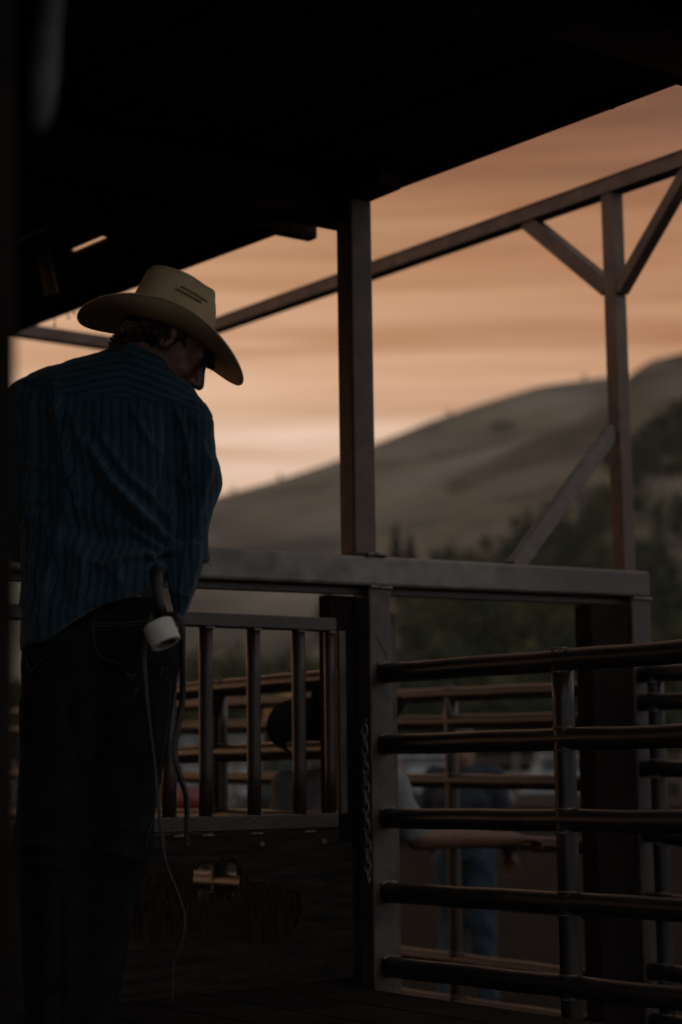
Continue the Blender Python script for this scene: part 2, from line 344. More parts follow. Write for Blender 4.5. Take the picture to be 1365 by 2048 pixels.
# ------------------------------------------------------------------ ground and hills
bm = bmesh.new()
gx = [-900, -400, -120, -40, -15, -6, -2, 2, 6, 15, 40, 120, 400, 900]; gy = [-400, -60, -15, -4, 2, 5, 8, 12, 18, 30, 60, 120, 300, 600, 880]
gv = [[bm.verts.new((x, y, 0)) for x in gx] for y in gy]
for j in range(len(gy) - 1):
    for i in range(len(gx) - 1): bm.faces.new((gv[j][i], gv[j][i + 1], gv[j + 1][i + 1], gv[j + 1][i]))
structure(bm_obj('ground', bm, M_DIRT))
from mathutils import noise as mnoise
def hill(name, mt, pts, y0, yr, y1, xr, nx, ny, rough, pw):
    xs = np.array([(ray(p, q).x / ray(p, q).y) * yr for p, q in pts]); zs = np.array([at(p, q, yr).z for p, q in pts])
    def H(x, y):
        r = float(np.interp(x * yr / max(y, 1), xs, zs)) if y < yr else float(np.interp(x, xs, zs))
        r = float(np.interp(x, xs, zs))
        s = min(max((y - y0) / (yr - y0), 0), 1); k = s ** pw
        if y > yr: k = 1 - .35 * ((y - yr) / (y1 - yr)) ** 1.5
        n = mnoise.fractal((x * .012, y * .007, 3.1), 1, 2, 4) * rough * min(s * 2, 1) * (1 - .85 * max(0, 1 - abs(y - yr) / 60))
        return r * k + n - .5 * (1 - s)
    bm = bmesh.new(); g = []
    for j in range(ny):
        y = y0 + (y1 - y0) * j / (ny - 1)
        g.append([bm.verts.new((xr[0] + (xr[1] - xr[0]) * i / (nx - 1), y, H(xr[0] + (xr[1] - xr[0]) * i / (nx - 1), y))) for i in range(nx)])
    for j in range(ny - 1):
        for i in range(nx - 1): bm.faces.new((g[j][i], g[j][i + 1], g[j + 1][i + 1], g[j + 1][i]))
    structure(bm_obj(name, bm, mt, smooth=True)); return H
H1 = hill('hill', M_HILL, [(-900, 1250), (-300, 1150), (100, 1065), (300, 1022), (440, 985), (560, 950), (680, 910), (757, 874), (860, 832), (960, 799), (1080, 765),
                   (1210, 746), (1300, 752), (1450, 790), (1700, 850), (2300, 1000)], 150, 520, 820, (-230, 260), 150, 80, 7, .92)
H2 = hill('near_hill', M_HILL2, [(200, 1400), (400, 1262), (560, 1160), (680, 1085), (757, 1040), (850, 988), (930, 945), (1040, 892), (1150, 842), (1210, 800), (1262, 749), (1300, 723), (1365, 708), (1450, 690),
                   (1600, 655), (1800, 630), (2100, 650), (2600, 760)], 125, 330, 500, (-60, 190), 140, 80, 4, 1.05)

# ------------------------------------------------------------------ trees
def crown_bm(bm, c, rx, rz, n, leaf, rnd, conifer=False, lobes=None):
    """many leaf-clump faces through the crown's volume, gathered in uneven lobes"""
    if lobes is None:
        lobes = [(Vector((rnd.uniform(-.55, .55) * rx, rnd.uniform(-.55, .55) * rx, rnd.uniform(-.6, .6) * rz)), rnd.uniform(.35, .62)) for _ in range(9)]
    for i in range(n):
        if conifer:
            h = rnd.random() ** .75; rr = rx * (1 - h) * (.35 + .65 * rnd.random() ** .5) * (1 + .22 * math.sin(h * 40)); a = rnd.uniform(0, 6.283)
            p = Vector((rr * math.cos(a), rr * math.sin(a), -rz + 2 * rz * h))
        else:
            lc, lr = rnd.choice(lobes); d = Vector((rnd.gauss(0, 1), rnd.gauss(0, 1), rnd.gauss(0, 1))).normalized() * (rnd.random() ** .4)
            p = lc + Vector((d.x * rx * lr, d.y * rx * lr, d.z * rz * lr))
        s = leaf * rnd.uniform(.6, 1.3); nrm = Vector((rnd.gauss(0, 1), rnd.gauss(0, 1), rnd.gauss(0, 1) + .5)).normalized()
        a = nrm.orthogonal().normalized(); b = nrm.cross(a); q = Vector(c) + p
        bm.faces.new([bm.verts.new(q + a * s), bm.verts.new(q + b * s * .7), bm.verts.new(q - a * s), bm.verts.new(q - b * s * .7)])
def tree(name, label, X, Y, h, rx, m, zb, conifer=False, group=None, n=700, seed=1):
    rnd = random.Random(seed); t = thing(name, label, 'tree', (X, Y, zb), group)
    th_ = h * (.12 if conifer else .3)
    bm = bmesh.new(); add_tube(bm, [(X, Y, zb - .5), (X + h * .01, Y, zb + th_), (X, Y, zb + h * .85)], [h * .028, h * .02, h * .006], 7)
    for k in range(6):
        a = rnd.uniform(0, 6.28); z0 = zb + h * rnd.uniform(.3, .6)
        add_tube(bm, [(X, Y, z0), (X + math.cos(a) * rx * .4, Y + math.sin(a) * rx * .4, z0 + h * .1), (X + math.cos(a) * rx * .8, Y + math.sin(a) * rx * .8, z0 + h * .16)], [h * .01, h * .007, h * .003], 5)
    bm_obj('trunk', bm, M_BARK, t, True)
    bm = bmesh.new(); crown_bm(bm, (X, Y, zb + (h + th_) / 2), rx, (h - th_) / 2, n, h * .035, rnd, conifer); bm_obj('crown', bm, m, t)
    return t
def ground_z(x, y): return max(0, H1(x, y) if y > 150 else 0, H2(x, y) if (y > 125 and -60 < x < 190) else 0)
def px_x(px, Y): return at(px, 1400, Y).x
for i, (px, Y, h, rx, mm, con, lab) in enumerate([
    (797, 205, 10.5, 1.9, M_CONIF, True, 'tall narrow conifer just right of the central steel post, foot of the hill'),
    (826, 210, 8.6, 2.2, M_CONIF, True, 'shorter broad conifer beside the tall narrow one right of the central post'),
    (655, 200, 7.0, 2.0, M_CONIF, True, 'small conifer just left of the central steel post above the beam'),
    (1022, 415, 5.0, 4.6, M_LEAF, False, 'lone dark round tree high on the open grass hillside'),
    (900, 165, 10.5, 4.2, M_LEAF2, False, 'olive tree at the left end of the wood, right of the two conifers'),
    (985, 158, 9.5, 4.4, M_LEAF, False, 'dark tree at the wood edge behind the top of the diagonal brace foot'),
    (1100, 150, 11, 4.6, M_LEAF2, False, 'olive tree in front of the wood left of the tall right post'),
    (1320, 140, 10, 4.6, M_LEAF2, False, 'olive tree right of the beam end at the right edge'),
    (620, 140, 9.0, 4.2, M_LEAF2, False, 'olive tree seen below the beam left of the central post'),
    (480, 138, 8.6, 4.0, M_LEAF, False, 'dark tree seen below the beam beside the cowboy'),
    (430, 150, 8.8, 3.2, M_LEAF2, False, 'pale olive tree seen below the beam nearest to the cowboy'),
    (865, 130, 9.0, 4.0, M_LEAF, False, 'dark tree just right of the central post below the beam'),
    (965, 128, 8.2, 4.2, M_LEAF2, False, 'olive tree below the beam above the rounded gate rails'),
]):
    X = px_x(px, Y); tree('conifer' if con else 'tree', lab, X, Y, h, rx, mm, ground_z(X, Y), con, 'trees at the foot of the hill', 650, 30 + i)
rnd = random.Random(11)
for k, (nm, mm, share) in enumerate((('wood', M_LEAF, .68), ('pale_wood', M_LEAF2, .32))):
    bm = bmesh.new()
    for i in range(int(520 * share)):
        r_ = rnd.random()
        if r_ < .55: px, Y = rnd.uniform(835, 1330), rnd.uniform(130, 232)
        elif r_ < .80: px, Y = rnd.uniform(-150, 1500), rnd.uniform(118, 150)
        else: px, Y = rnd.uniform(1150, 1600), rnd.uniform(135, 235)
        if Y > 185 and px < 880: continue
        X = px_x(px, Y); h = rnd.uniform(4, 8.2) * (.75 if Y > 190 else 1); zb = ground_z(X, Y)
        con = rnd.random() < .10; rx = h * (.2 if con else rnd.uniform(.34, .5))
        crown_bm(bm, (X, Y, zb + h * .52), rx, h * .5, 170, h * .055, rnd, con)
    for i in range(int(90 * share)):     # brush along the crest line of the near hill and in the gullies
        px = rnd.uniform(1180, 1420); X = px_x(px, 300); Y = 262 + rnd.uniform(-12, 20)
        crown_bm(bm, (X, Y, ground_z(X, Y) + 1.2), rnd.uniform(1.5, 3), 1.6, 60, .5, rnd)
    o = bm_obj(nm, bm, mm); o['kind'] = 'stuff'
for i, px in enumerate((468, 565, 912, 1190)):
    Yh = 518; X = px_x(px, Yh); zb = H1(X, Yh) - .4
    bm = bmesh.new(); crown_bm(bm, (X, Yh, zb + .7), .9, .9, 60, .3, random.Random(i)); o = bm_obj('bush', bm, M_LEAF)
    tag(loc_of(o, (X, Yh, zb)), ['tiny bush on the skyline nearest the cowboy', 'tiny bush on the skyline midway to the central post', 'tiny bush on the hill crest right of the central post',
        'tiny bush on the hill crest beside the tall right post'][i], 'bush', 'bushes on the skyline')

# ------------------------------------------------------------------ the welded chute frame (beam, posts) - plane b=0 is the face of the beam
PB = at(739, 1180, 6.05)
def ab(a, b, z): return Vector((PB.x, PB.y, 0)) + U * a + V * b + Z * z
def on_b(px, py, b): return at_plane(px, py, PB + V * b, V)
TA, TB = on_b(403, 1092.5, 0), on_b(1301, 1142.5, 0)
dz = (TB.z - TA.z) / (TB - TA).dot(U)
def beam_z(a): return TA.z + dz * (a + .649)
DECK = .755
frame = thing('chute_frame', 'rusty welded steel chute frame with thick horizontal beam across the middle', 'steel frame', ab(.045, .045, 0))
UB = (U + Z * dz).normalized(); HB = .0995
def beam_pt(a, b, dzz): return ab(a, b, beam_z(a) + dzz)
def xbeam(name, a0, a1, b0, b1, z0, z1, m, bev=.006):
    c = (beam_pt(a0, (b0 + b1) / 2, (z0 + z1) / 2) + beam_pt(a1, (b0 + b1) / 2, (z0 + z1) / 2)) / 2
    return box(name, c, UB, V, UB.cross(V), ((a1 - a0) , b1 - b0, z1 - z0), m, frame, bev, 3)
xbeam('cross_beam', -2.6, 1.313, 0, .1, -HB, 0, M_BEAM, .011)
xbeam('beam_track', -2.6, 1.20, .045, .075, -HB - .026, -HB - .002, M_GATE, .003)
def post(name, a0, a1, b0, b1, z0, z1, m, par, bev=.007):
    return box(name, ab((a0 + a1) / 2, (b0 + b1) / 2, (z0 + z1) / 2), U, V, Z, (a1 - a0, b1 - b0, z1 - z0), m, par, bev, 3)
BZ = beam_z(.045) - HB
post('lower_post', 0, .092, .002, .092, 0, BZ - .001, M_STEEL, frame)
UP = -.0535
post('upper_post', UP, UP + .092, .004, .088, beam_z(0) + .001, 3.326, M_FRAME, frame, .009)
post('end_post', 1.212, 1.3115, .002, .1, 0, beam_z(1.25) - HB - .001, M_GATE, frame)
post('guide_channel', 1.012, 1.200, .012, .098, 0, beam_z(1.07) - HB - .03, M_CHANNEL, frame)
post('guide_channel', -.122, -.003, .06, .12, 0, BZ - .03, M_CHANNEL, frame)
post('hinge_post', .30, .345, .30, .345, 0, on_b(798, 1228, .3).z, M_STEEL, frame, .003)
hp = ab(.3225, .3225, on_b(798, 1228, .3).z)
bm = bmesh.new(); bmesh.ops.create_uvsphere(bm, u_segments=14, v_segments=8, radius=.021, matrix=Matrix.Translation(hp) @ Matrix.Diagonal((1, 1, .85, 1))); bm_obj('post_cap', bm, M_FRAME, frame, True)
# latch hook on the back of the lower post
h0 = ab(.092, .06, on_b(790, 1206, .05).z)
bm = bmesh.new()
for d in (0, .012):
    pass
ptsl = [h0 + Z * .02, h0 + U * .008 + Z * .024, h0 + U * .030 + Z * .004, h0 + U * .032 - Z * .004, h0 - Z * .006]
f0 = [bm.verts.new(p) for p in ptsl]; f1 = [bm.verts.new(p + V * .012) for p in ptsl]
bm.faces.new(f0[::-1]); bm.faces.new(f1)
for i in range(5): bm.faces.new((f0[i], f0[(i + 1) % 5], f1[(i + 1) % 5], f1[i]))
bmesh.ops.recalc_face_normals(bm, faces=bm.faces); bm_obj('latch_hook', bm, M_STEEL, frame)
# welds
weld(frame, [ab(.002, -.002, BZ - .004), ab(.09, -.002, BZ - .004)], .0065, 1)
weld(frame, [ab(1.214, -.002, beam_z(1.25) - HB - .004), ab(1.31, -.002, beam_z(1.25) - HB - .004)], .006, 2)
weld(frame, [ab(UP + .045, -.001, beam_z(0) + .003), ab(UP + .075, -.004, beam_z(.03) + .006), ab(UP + .125, -.002, beam_z(.06) + .004)], .008, 3)
weld(frame, [ab(UP - .003, .0, beam_z(-.05) + .003), ab(UP - .003, .085, beam_z(-.05) + .003)], .004, 4)
weld(frame, [ab(.028, -.0005, 1.845), ab(.042, -.001, 1.825), ab(.062, -.001, 1.80), ab(.074, -.001, 1.772)], .0014, 5)   # spatter run on the post face
# scale plate under the weld on top of the beam
box('scale_plate', beam_pt(.03, .05, .004), UB, V, UB.cross(V), (.10, .09, .007), M_WELD, frame, .002)

# ------------------------------------------------------------------ slide gate left of the post: bars above, plank and plywood below
def gb(px, py): return on_b(px, py, .035)
gate = thing('slide_gate', 'maroon steel slide gate with vertical bars above a torn plywood panel', 'gate', ab(-.4, .035, DECK))
t0, t1 = gb(400, 1239.5), gb(669, 1250.5); du = (t1 - t0) / (t1 - t0).dot(U)
def ext(p, q, a0, a1):
    d = (q - p) / (q - p).dot(U); ap = (p - PB).dot(U); return p + d * (a0 - ap), p + d * (a1 - ap)
GA0, GA1 = -1.75, -.125
bar('top_bar', *ext(t0, t1, GA0, GA1), .045, .044, M_GATE, gate, bevel=.005)
l0, l1 = gb(314.2, 1651), gb(684, 1640)
bar('bottom_bar', *ext(l0, l1, GA0, GA1), .045, .049, M_GATE, gate, bevel=.005)
k0, k1 = gb(309, 1691), gb(684, 1677)
bar('gate_plank', *ext(k0, k1, GA0, GA1), .040, .060, M_PLY, gate, bevel=.003)
ztop = lambda a: (ext(t0, t1, a, a)[0]).z - .02
zlow = lambda a: (ext(l0, l1, a, a)[0]).z + .02
for px in (339, 412.3, 508, 598.5, 661):
    q = gb(px, 1450); a = (q - PB).dot(U); rr = .0222 if px < 650 else .018
    pipe('gate_bar', ab(a, .035, zlow(a)), ab(a, .035, ztop(a)), rr, M_GATE, gate, 18)
    weld(gate, [ab(a + .008, .035 - rr - .002, zlow(a) + .006), ab(a + rr + .002, .03, zlow(a) + .006), ab(a + rr, .05, zlow(a) + .006)], .0045, int(px))
    weld(gate, [ab(a - rr * .7, .035 - rr, ztop(a) - .005), ab(a, .033 - rr, ztop(a) - .005), ab(a + rr * .8, .035 - rr, ztop(a) - .005)], .004, int(px) + 1)
da = .0
a_prev = (gb(339, 1450) - PB).dot(U)
for i in range(8):
    a = a_prev - .118 * (i + 1)
    if a < GA0 + .03: break
    pipe('gate_bar', ab(a, .035, zlow(a)), ab(a, .035, ztop(a)), .0222, M_GATE, gate, 18)
box('stile', ab(GA0 + .02, .035, (zlow(GA0) + ztop(GA0)) / 2), U, V, Z, (.04, .044, ztop(GA0) - zlow(GA0) + .002), M_GATE, gate, .004)
as_ = (gb(679.5, 1450) - PB).dot(U)
box('stile', ab(as_, .035, (zlow(as_) + ztop(as_)) / 2), U, V, Z, (.028, .045, ztop(as_) - zlow(as_) + .002), M_GATE, gate, .004)
for i, px in enumerate((350, 408, 505, 612)):
    q = gb(px, 1672 - (px - 350) * .035); a = (q - PB).dot(U)
    weld(gate, [ab(a - .02, .035 - .0235, q.z), ab(a + .02, .035 - .0235, q.z)], .0042, 40 + i)
for i, (px, py) in enumerate(((516, 1688), (640, 1683))):
    q = gb(px, py); bm = bmesh.new(); bmesh.ops.create_cone(bm, segments=10, radius1=.009, radius2=.007, depth=.008, cap_ends=True, matrix=Matrix.Translation(q - V * .024) @ Matrix.Rotation(R(90), 4, 'X'))
    bm_obj('bolt', bm, M_WELD, gate, False)
# plywood: an outer ply torn open, a fibrous core behind it with a smaller hole through
def ply(name, b, inner, m, th_, seed, parent):
    """grid sheet with a ragged opening; 'inner' = list of (px,py) outline of the hole"""
    a0, a1 = GA0, (gb(700, 1800) - PB).dot(U); z1 = min(k0.z, k1.z) - .012; z0 = DECK + .004
    nx, nz = 150, 54; poly = []
    for p in inner: q = on_b(p[0], p[1], b); poly.append(((q - PB).dot(U), q.z))
    def inside(x, z):
        c = False; j = len(poly) - 1
        for i in range(len(poly)):
            if (poly[i][1] > z) != (poly[j][1] > z) and x < (poly[j][0] - poly[i][0]) * (z - poly[i][1]) / (poly[j][1] - poly[i][1]) + poly[i][0]: c = not c
            j = i
        return c
    bm = bmesh.new(); rn = random.Random(seed); g = {}
    for i in range(nx + 1):
        for k in range(nz + 1):
            a = a0 + (a1 - a0) * (i / nx); z = z0 + (z1 - z0) * k / nz
            wob = .0025 * mnoise.noise((a * 7, z * 30, seed)) + .0016 * mnoise.noise((a * 60, z * 14, seed + 2))
            g[i, k] = bm.verts.new(ab(a + rn.uniform(-.002, .002), b + wob, z + rn.uniform(-.002, .002)))
    for i in range(nx):
        for k in range(nz):
            a = a0 + (a1 - a0) * ((i + .5) / nx); z = z0 + (z1 - z0) * (k + .5) / nz
            if inside(a + .01 * mnoise.noise((a * 40, z * 90, seed)), z + .012 * mnoise.noise((a * 160, z * 12, seed + 5))): continue
            bm.faces.new((g[i, k], g[i + 1, k], g[i + 1, k + 1], g[i, k + 1]))
    for v in [v for v in bm.verts if not v.link_faces]: bm.verts.remove(v)
    o = bm_obj(name, bm, m, parent); md = o.modifiers.new('thick', 'SOLIDIFY'); md.thickness = th_; md.offset = 0; return o
torn_l = [(225, 1762), (300, 1748), (395, 1738), (400, 1722), (470, 1718), (482, 1745), (500, 1762), (545, 1775), (560, 1778), (600, 1782), (606, 1818), (592, 1850), (560, 1872), (500, 1890), (440, 1880), (385, 1868), (330, 1885), (240, 1890), (150, 1880), (140, 1790)]
ply('plywood_face', .020, torn_l, M_PLY, .004, 3, gate)
ply('plywood_core', .027, [(386, 1742), (402, 1730), (468, 1728), (478, 1750), (478, 1772), (468, 1790), (455, 1780), (440, 1798), (425, 1784), (405, 1800), (392, 1788), (388, 1768)], M_PLYIN, .007, 9, gate)
rs = random.Random(5); bm = bmesh.new()
for i in range(150):        # splintered fibres standing off the torn core
    px = rs.choice((rs.uniform(245, 388), rs.uniform(480, 600))); py = rs.uniform(1755, 1850); q = on_b(px, py, .0225); L = rs.uniform(.015, .07)
    add_tube(bm, [q, q - Z * L + U * rs.uniform(-.004, .004) - V * rs.uniform(.0, .006)], [rs.uniform(.0008, .002), .0004], 4)
for i in range(26):
    px = rs.uniform(392, 474); q = on_b(px, 1797 - rs.uniform(0, 8), .025); add_tube(bm, [q - Z * .01, q + Z * rs.uniform(.01, .035) + U * rs.uniform(-.01, .01) - V * rs.uniform(0, .01)], [.0016, .0004], 4)
bmesh.ops.recalc_face_normals(bm, faces=bm.faces); o = bm_obj('splinters', bm, M_PLYIN, gate); o['kind'] = 'stuff'

# ------------------------------------------------------------------ pipe panels
def panel(name, label, P, n, rails, r, m, stiles, root, group, ext0=0, ext1=0, sr=None, welds=True):
    t = thing(name, label, 'pipe fence', root, group)
    seg = []
    for (x0, y0, x1, y1) in rails:
        p, q = at_plane(x0, y0, P, n), at_plane(x1, y1, P, n); d = (q - p).normalized()
        p, q = p - d * ext0, q + d * ext1; seg.append((p, q)); pipe('rail', p, q, r, m, t)
    for k_, e_ in ((0, ext0), (1, ext1)):          # the panel's own end upright
        if e_:
            E = [sg_[k_] for sg_ in seg]; c = sum(E, Vector()) / len(E)
            pipe('stile', Vector((c.x, c.y, max(.02, min(p.z for p in E) - .12))), Vector((c.x, c.y, max(p.z for p in E) + r)), r * 1.05, m, t)
    for (px, py, ya, yb) in stiles:
        c = at_plane(px, py, P, n); za = at_plane(px, ya, P, n).z; zb = at_plane(px, yb, P, n).z
        pipe('stile', Vector((c.x, c.y, za)), Vector((c.x, c.y, zb)), (sr or r) * .985, m, t)
        if welds:
            for i, (p, q) in enumerate(seg):
                d = (q - p).normalized(); k = (c - p).dot(d) / (q - p).length
                if not 0 <= k <= 1: continue
                z = p.lerp(q, k).z
                for s in (-1, 1):
                    weld(t, [Vector((c.x, c.y, z + s * (r + .001))) + d * (r * math.cos(w_)) - n * (r * 1.0 * math.sin(w_)) for w_ in (.1, .6, 1.2, 1.8, 2.4, 3.0)], .0035, i * 7 + int(px))
    return t, seg
P1 = on_b(769, 1347, 0)
near, segn = panel('pipe_gate', 'dark five-rail pipe gate in the right foreground', P1, U,
    [(769, 1347, 1365, 1303), (769, 1489.5, 1365, 1471.5), (769, 1637, 1365, 1643.5), (769, 1785, 1365, 1820), (769, 1933, 1365, 1998), (769, 2080, 1365, 2175)],
    .0325, M_PIPE_DARK, [(1127, 1400, 1318, 2120)], ab(.057, 0, 0), 'pipe panels of the chute', 0, .9)
for i, (p, q) in enumerate(segn):
    weld(near, [ab(.03, -.002, p.z + .028), ab(.06, -.004, p.z + .037), ab(.09, -.002, p.z + .03)], .005, 60 + i)
beyond, _ = panel('pipe_fence', 'brown pipe panel seen through the bars of the slide gate', P1, U,
    [(735, 1351, 340, 1385.5), (735, 1497, 340, 1510), (735, 1640, 340, 1634.5), (735, 1780, 340, 1760), (735, 1920, 340, 1885)],
    .0325, M_PIPE, [(438.5, 1400, 1380, 1900)], ab(.057, .5, 0), 'pipe panels of the chute', 0, .9)
P2 = at(813, 1393, 8.0)
farp, _ = panel('pipe_fence', 'long brown pipe panel behind the people with uneven rail spacing', P2, U,
    [(813, 1393, 1179, 1377.5), (813, 1446, 1179, 1439), (813, 1561, 1179, 1566.5), (813, 1673, 1179, 1694), (813, 1790, 1179, 1822), (813, 1908, 1179, 1955), (813, 1992, 1179, 2046)],
    .0295, M_PIPE_FAR, [(904, 1500, 1395, 2035), (610, 1500, 1405, 2000), (1180, 1500, 1362, 2060)], ab(1.306, 1.2, 0), 'pipe panels of the chute', 4.2, 0)
P3 = on_b(1285, 1348, 0)
rp, _ = panel('pipe_fence', 'dark pipe panel at the right edge beside the end post', P3, U,
    [(1272, 1350, 1365, 1345), (1272, 1405, 1365, 1403), (1272, 1536, 1365, 1538), (1272, 1665, 1365, 1676), (1272, 1798, 1365, 1808), (1272, 1938, 1365, 1949), (1272, 2036, 1365, 2051)],
    .030, M_PIPE_DARK, [(1316, 1500, 1350, 2060)], ab(1.27, -.2, 0), 'pipe panels of the chute', 0, 2.2)

# chain on the left face of the lower post
chain = thing('chain', 'rusty chain hanging down the left side of the central lower post', 'chain', on_b(729, 1455, -.012))
c0 = on_b(729, 1452, -.014); c1 = on_b(737, 1762, -.014); N = 16
lk = {}
for i in range(N):
    c = c0.lerp(c1, (i + .5) / N); L, W_ = .0235, .0095
    pl = []
    for k in range(17):
        t = 2 * math.pi * k / 16; x = W_ * math.cos(t); y = L * math.sin(t) if abs(math.sin(t)) > .5 else L * math.sin(t)
        ax = (U if i % 2 else V) if True else U
        ax2 = (U * .85 + V * .5).normalized() if i % 2 else (V * .85 - U * .5).normalized()
        pl.append(c + ax2 * x + Z * y + U * (.0015 * math.sin(i * 2.2)))
    tube('chain_link', pl, .0034, M_CHAIN, chain, 7)
bm = bmesh.new(); add_tube(bm, [c0 + Z * .004 + V * .03, c0 + Z * .012, c0 - V * .012 + Z * .02], .004, 7); bm_obj('chain_hook', bm, M_CHAIN, chain, True)

# ------------------------------------------------------------------ overhead frame behind: rails, tall post, braces
P5 = at(1212, 700, 7.25)
oh = thing('overhead_frame', 'tall rusty overhead steel frame with braces against the sunset sky', 'steel frame', at_plane(1224, 1500, P5, U) * 1)
r0, r1 = at_plane(753, 520, P5, U), at_plane(1365, 299.8, P5, U); rd = (r1 - r0).normalized()
cr_ = r0 - rd * 1.95; sw = .064
def rail5(name, p, q): 
    return box(name, (p + q) / 2 + U * sw / 2 - Z * sw / 2, rd, rd.cross(Z).normalized(), Z, ((q - p).length, sw, sw), M_FRAME, oh, .007, 3)
rail5('overhead_rail', cr_, r1 + rd * 3)
tp = at_plane(1224, 390, P5, U); tb = at_plane(1249, 1135, P5, U); tpx = (tp + tb) / 2
RZ = r0.z - sw
box('tall_post', Vector((tpx.x, tpx.y, RZ / 2)) + U * .034 + V * .034, U, V, Z, (.066, .066, RZ - .002), M_FRAME, oh, .007, 3)
pc = Vector((tpx.x, tpx.y, 0)) + U * .034 + V * .034
def brace(p, q, w_, h_): return bar('knee_brace', p, q, w_, h_, M_FRAME, oh, bevel=.004)
brace(pc + V * .030 + Z * (at(1205, 575, pc.y).z), pc + V * .50 + Z * (RZ + .0), .055, .058)
brace(pc - V * .030 + Z * (at(1252, 585, pc.y).z), pc - V * .45 + Z * (RZ + .0), .055, .05)
# the far rail along the other side, its corner behind the hat
K = cr_ + U * sw / 2
lp0, lp1 = at_plane(65.6, 652, K, V), at_plane(222.7, 675.6, K, V); ld = (lp1 - lp0).normalized()
e0, e1 = lp0 - ld * 3.2, lp1 + ld * .50
box('overhead_rail', (e0 + e1) / 2 - Z * .035, ld, V, ld.cross(V), ((e1 - e0).length, .07, .07), M_FRAME, oh, .007, 3)
box('corner_post', Vector((cr_.x, cr_.y, RZ / 2)) + U * .034 + V * .03, U, V, Z, (.066, .066, RZ - .004), M_FRAME, oh, .007, 3)
post('beam_leg', 0, 0.001, 0, .001, 0, .001, M_FRAME, oh) if False else None
db0 = Vector((pc.x, pc.y, at(1213, 866, pc.y).z)) - U * .052 - V * .01; db1 = on_b(1025, 1140, .06)
dd = (db1 - db0).normalized(); sidev = dd.cross(Z).normalized()
bar('diagonal_brace', db0, db1, .030, .062, M_STEEL, frame, bevel=.003)

# ------------------------------------------------------------------ roof
E1 = at(813.6, 362.4, 6.16); ZR = E1.z
SK = .052; VR = (V - U * SK).normalized(); UR = Vector((VR.y, -VR.x, 0))
def rf(a, b, z): return Vector((E1.x, E1.y, 0)) + UR * a + VR * b + Z * z
roof = thing('roof', 'low dark board roof over the walkway with two small gaps', 'roof', rf(-1.2, 0, ZR))
B0, B1 = -3.4, 4.6; PITCH_ = .23
for i in range(25):
    a1 = -PITCH_ * i; wd = PITCH_ - (.05 if i == 1 else 0.018 if i == 2 else .012)
    a_off = 0
    for (q0, q1) in ((B0, -1.4), (-1.4, .62), (.62, B1)):
        zj = ZR + .013 + random.uniform(0, .0035)
        c = rf(a1 - wd / 2, (q0 + q1) / 2, zj + .0045)
        box('roof_board', c, VR, UR, Z, (q1 - q0 - .004, wd, .009), M_WOOD, roof, .003, 1)
    gaps = [(1.27, 1.52)] if i in (1, 2) else []
    cuts = [B0] + [x for g_ in gaps for x in g_] + [B1]
    for q0, q1 in zip(cuts[0::2], cuts[1::2]):
        box('roof_batten', rf(a1 - PITCH_ + .006, (q0 + q1) / 2, ZR + .0305), VR, UR, Z, (q1 - q0, .09, .008), M_WOOD, roof, .002, 1)
box('roof_edge_board', rf(-.018, (B0 + B1) / 2, ZR + .020), VR, UR, Z, (B1 - B0, .03, .07), M_WOOD, roof, .004, 2).location += Vector((0, 0, -.0))
def joist(name, b, z0, z1, a0, a1, w_=.05):
    return box(name, ab((a0 + a1) / 2, b, (z0 + z1) / 2), U, V, Z, (a1 - a0, w_, z1 - z0), M_WOOD, roof, .005, 2)
joist('joist', .15, 3.262, ZR + .008, -5.6, .03, .09)
J2 = on_b(618, 476, .545); aj = (J2 - PB).dot(U)
joist('joist', .5175, J2.z - .016, ZR + .008, -5.6, aj, .055)
joist('joist', -1.5, 3.25, ZR + .008, -5.6, -.02)
joist('joist', 2.35, 3.36, ZR + .008, -5.6, -.32)
joist('joist', -3.1, 3.25, ZR + .008, -5.6, .02)
box('header', ab(.002, .03, (3.328 + ZR + .006) / 2) , U, V, Z, (.10, .34, ZR + .006 - 3.328), M_WOOD, roof, .004, 2)
for nm, px, py, L, dr in (('nail', 1219, 199, .028, Vector((.35, .1, -.9))), ('nail', 110, 629, .05, Vector((0, 0, -1))), ('nail', 136, 622, .03, Vector((.1, 0, -1))), ('nail', 147, 617, .022, Vector((.2, 0, -1))), ('nail', 174, 608, .02, Vector((0, 0, -1)))):
    q = at_z(px, py, ZR - .012); d = dr.normalized(); bm = bmesh.new(); add_tube(bm, [q - d * .02, q + d * L], .0024, 7); add_tube(bm, [q + d * (L - .001), q + d * (L + .003)], [.0068, .0062], 10)
    bmesh.ops.recalc_face_normals(bm, faces=bm.faces); bm_obj(nm, bm, M_BLACK, roof)
q = at_z(386, 440, ZR - .01); box('hanger_plate', q - Z * .03, U, V, Z, (.018, .006, .055), M_CHAIN, roof, .002)
# cleat hanging under the first gap, the light from the gap put into its colour
q0 = at_z(84, 500, ZR - .01); q1 = at(104, 587, q0.y + .02)
bar('cleat', q0, q1, .05, .03, M_WOODLIT, roof, hint=(0, 1, 0), bevel=.003)
# rest of the shed round the walkway: board wall on the left and behind
wall = thing('shed_wall', 'dark board wall closing the left side of the walkway', 'wall', rf(-5.75, -2, 0))
for i in range(30):
    b = -3.2 + i * .23
    box('wall_board', rf(-5.75 + (i % 2) * .012, b, (ZR) / 2), VR, UR, Z, (.226, .022, ZR - .01), M_WOOD, wall, .003, 1)
backw = thing('back_wall', 'dark board wall behind the photographer', 'wall', rf(-1.7, -6.5, 0)) if False else None

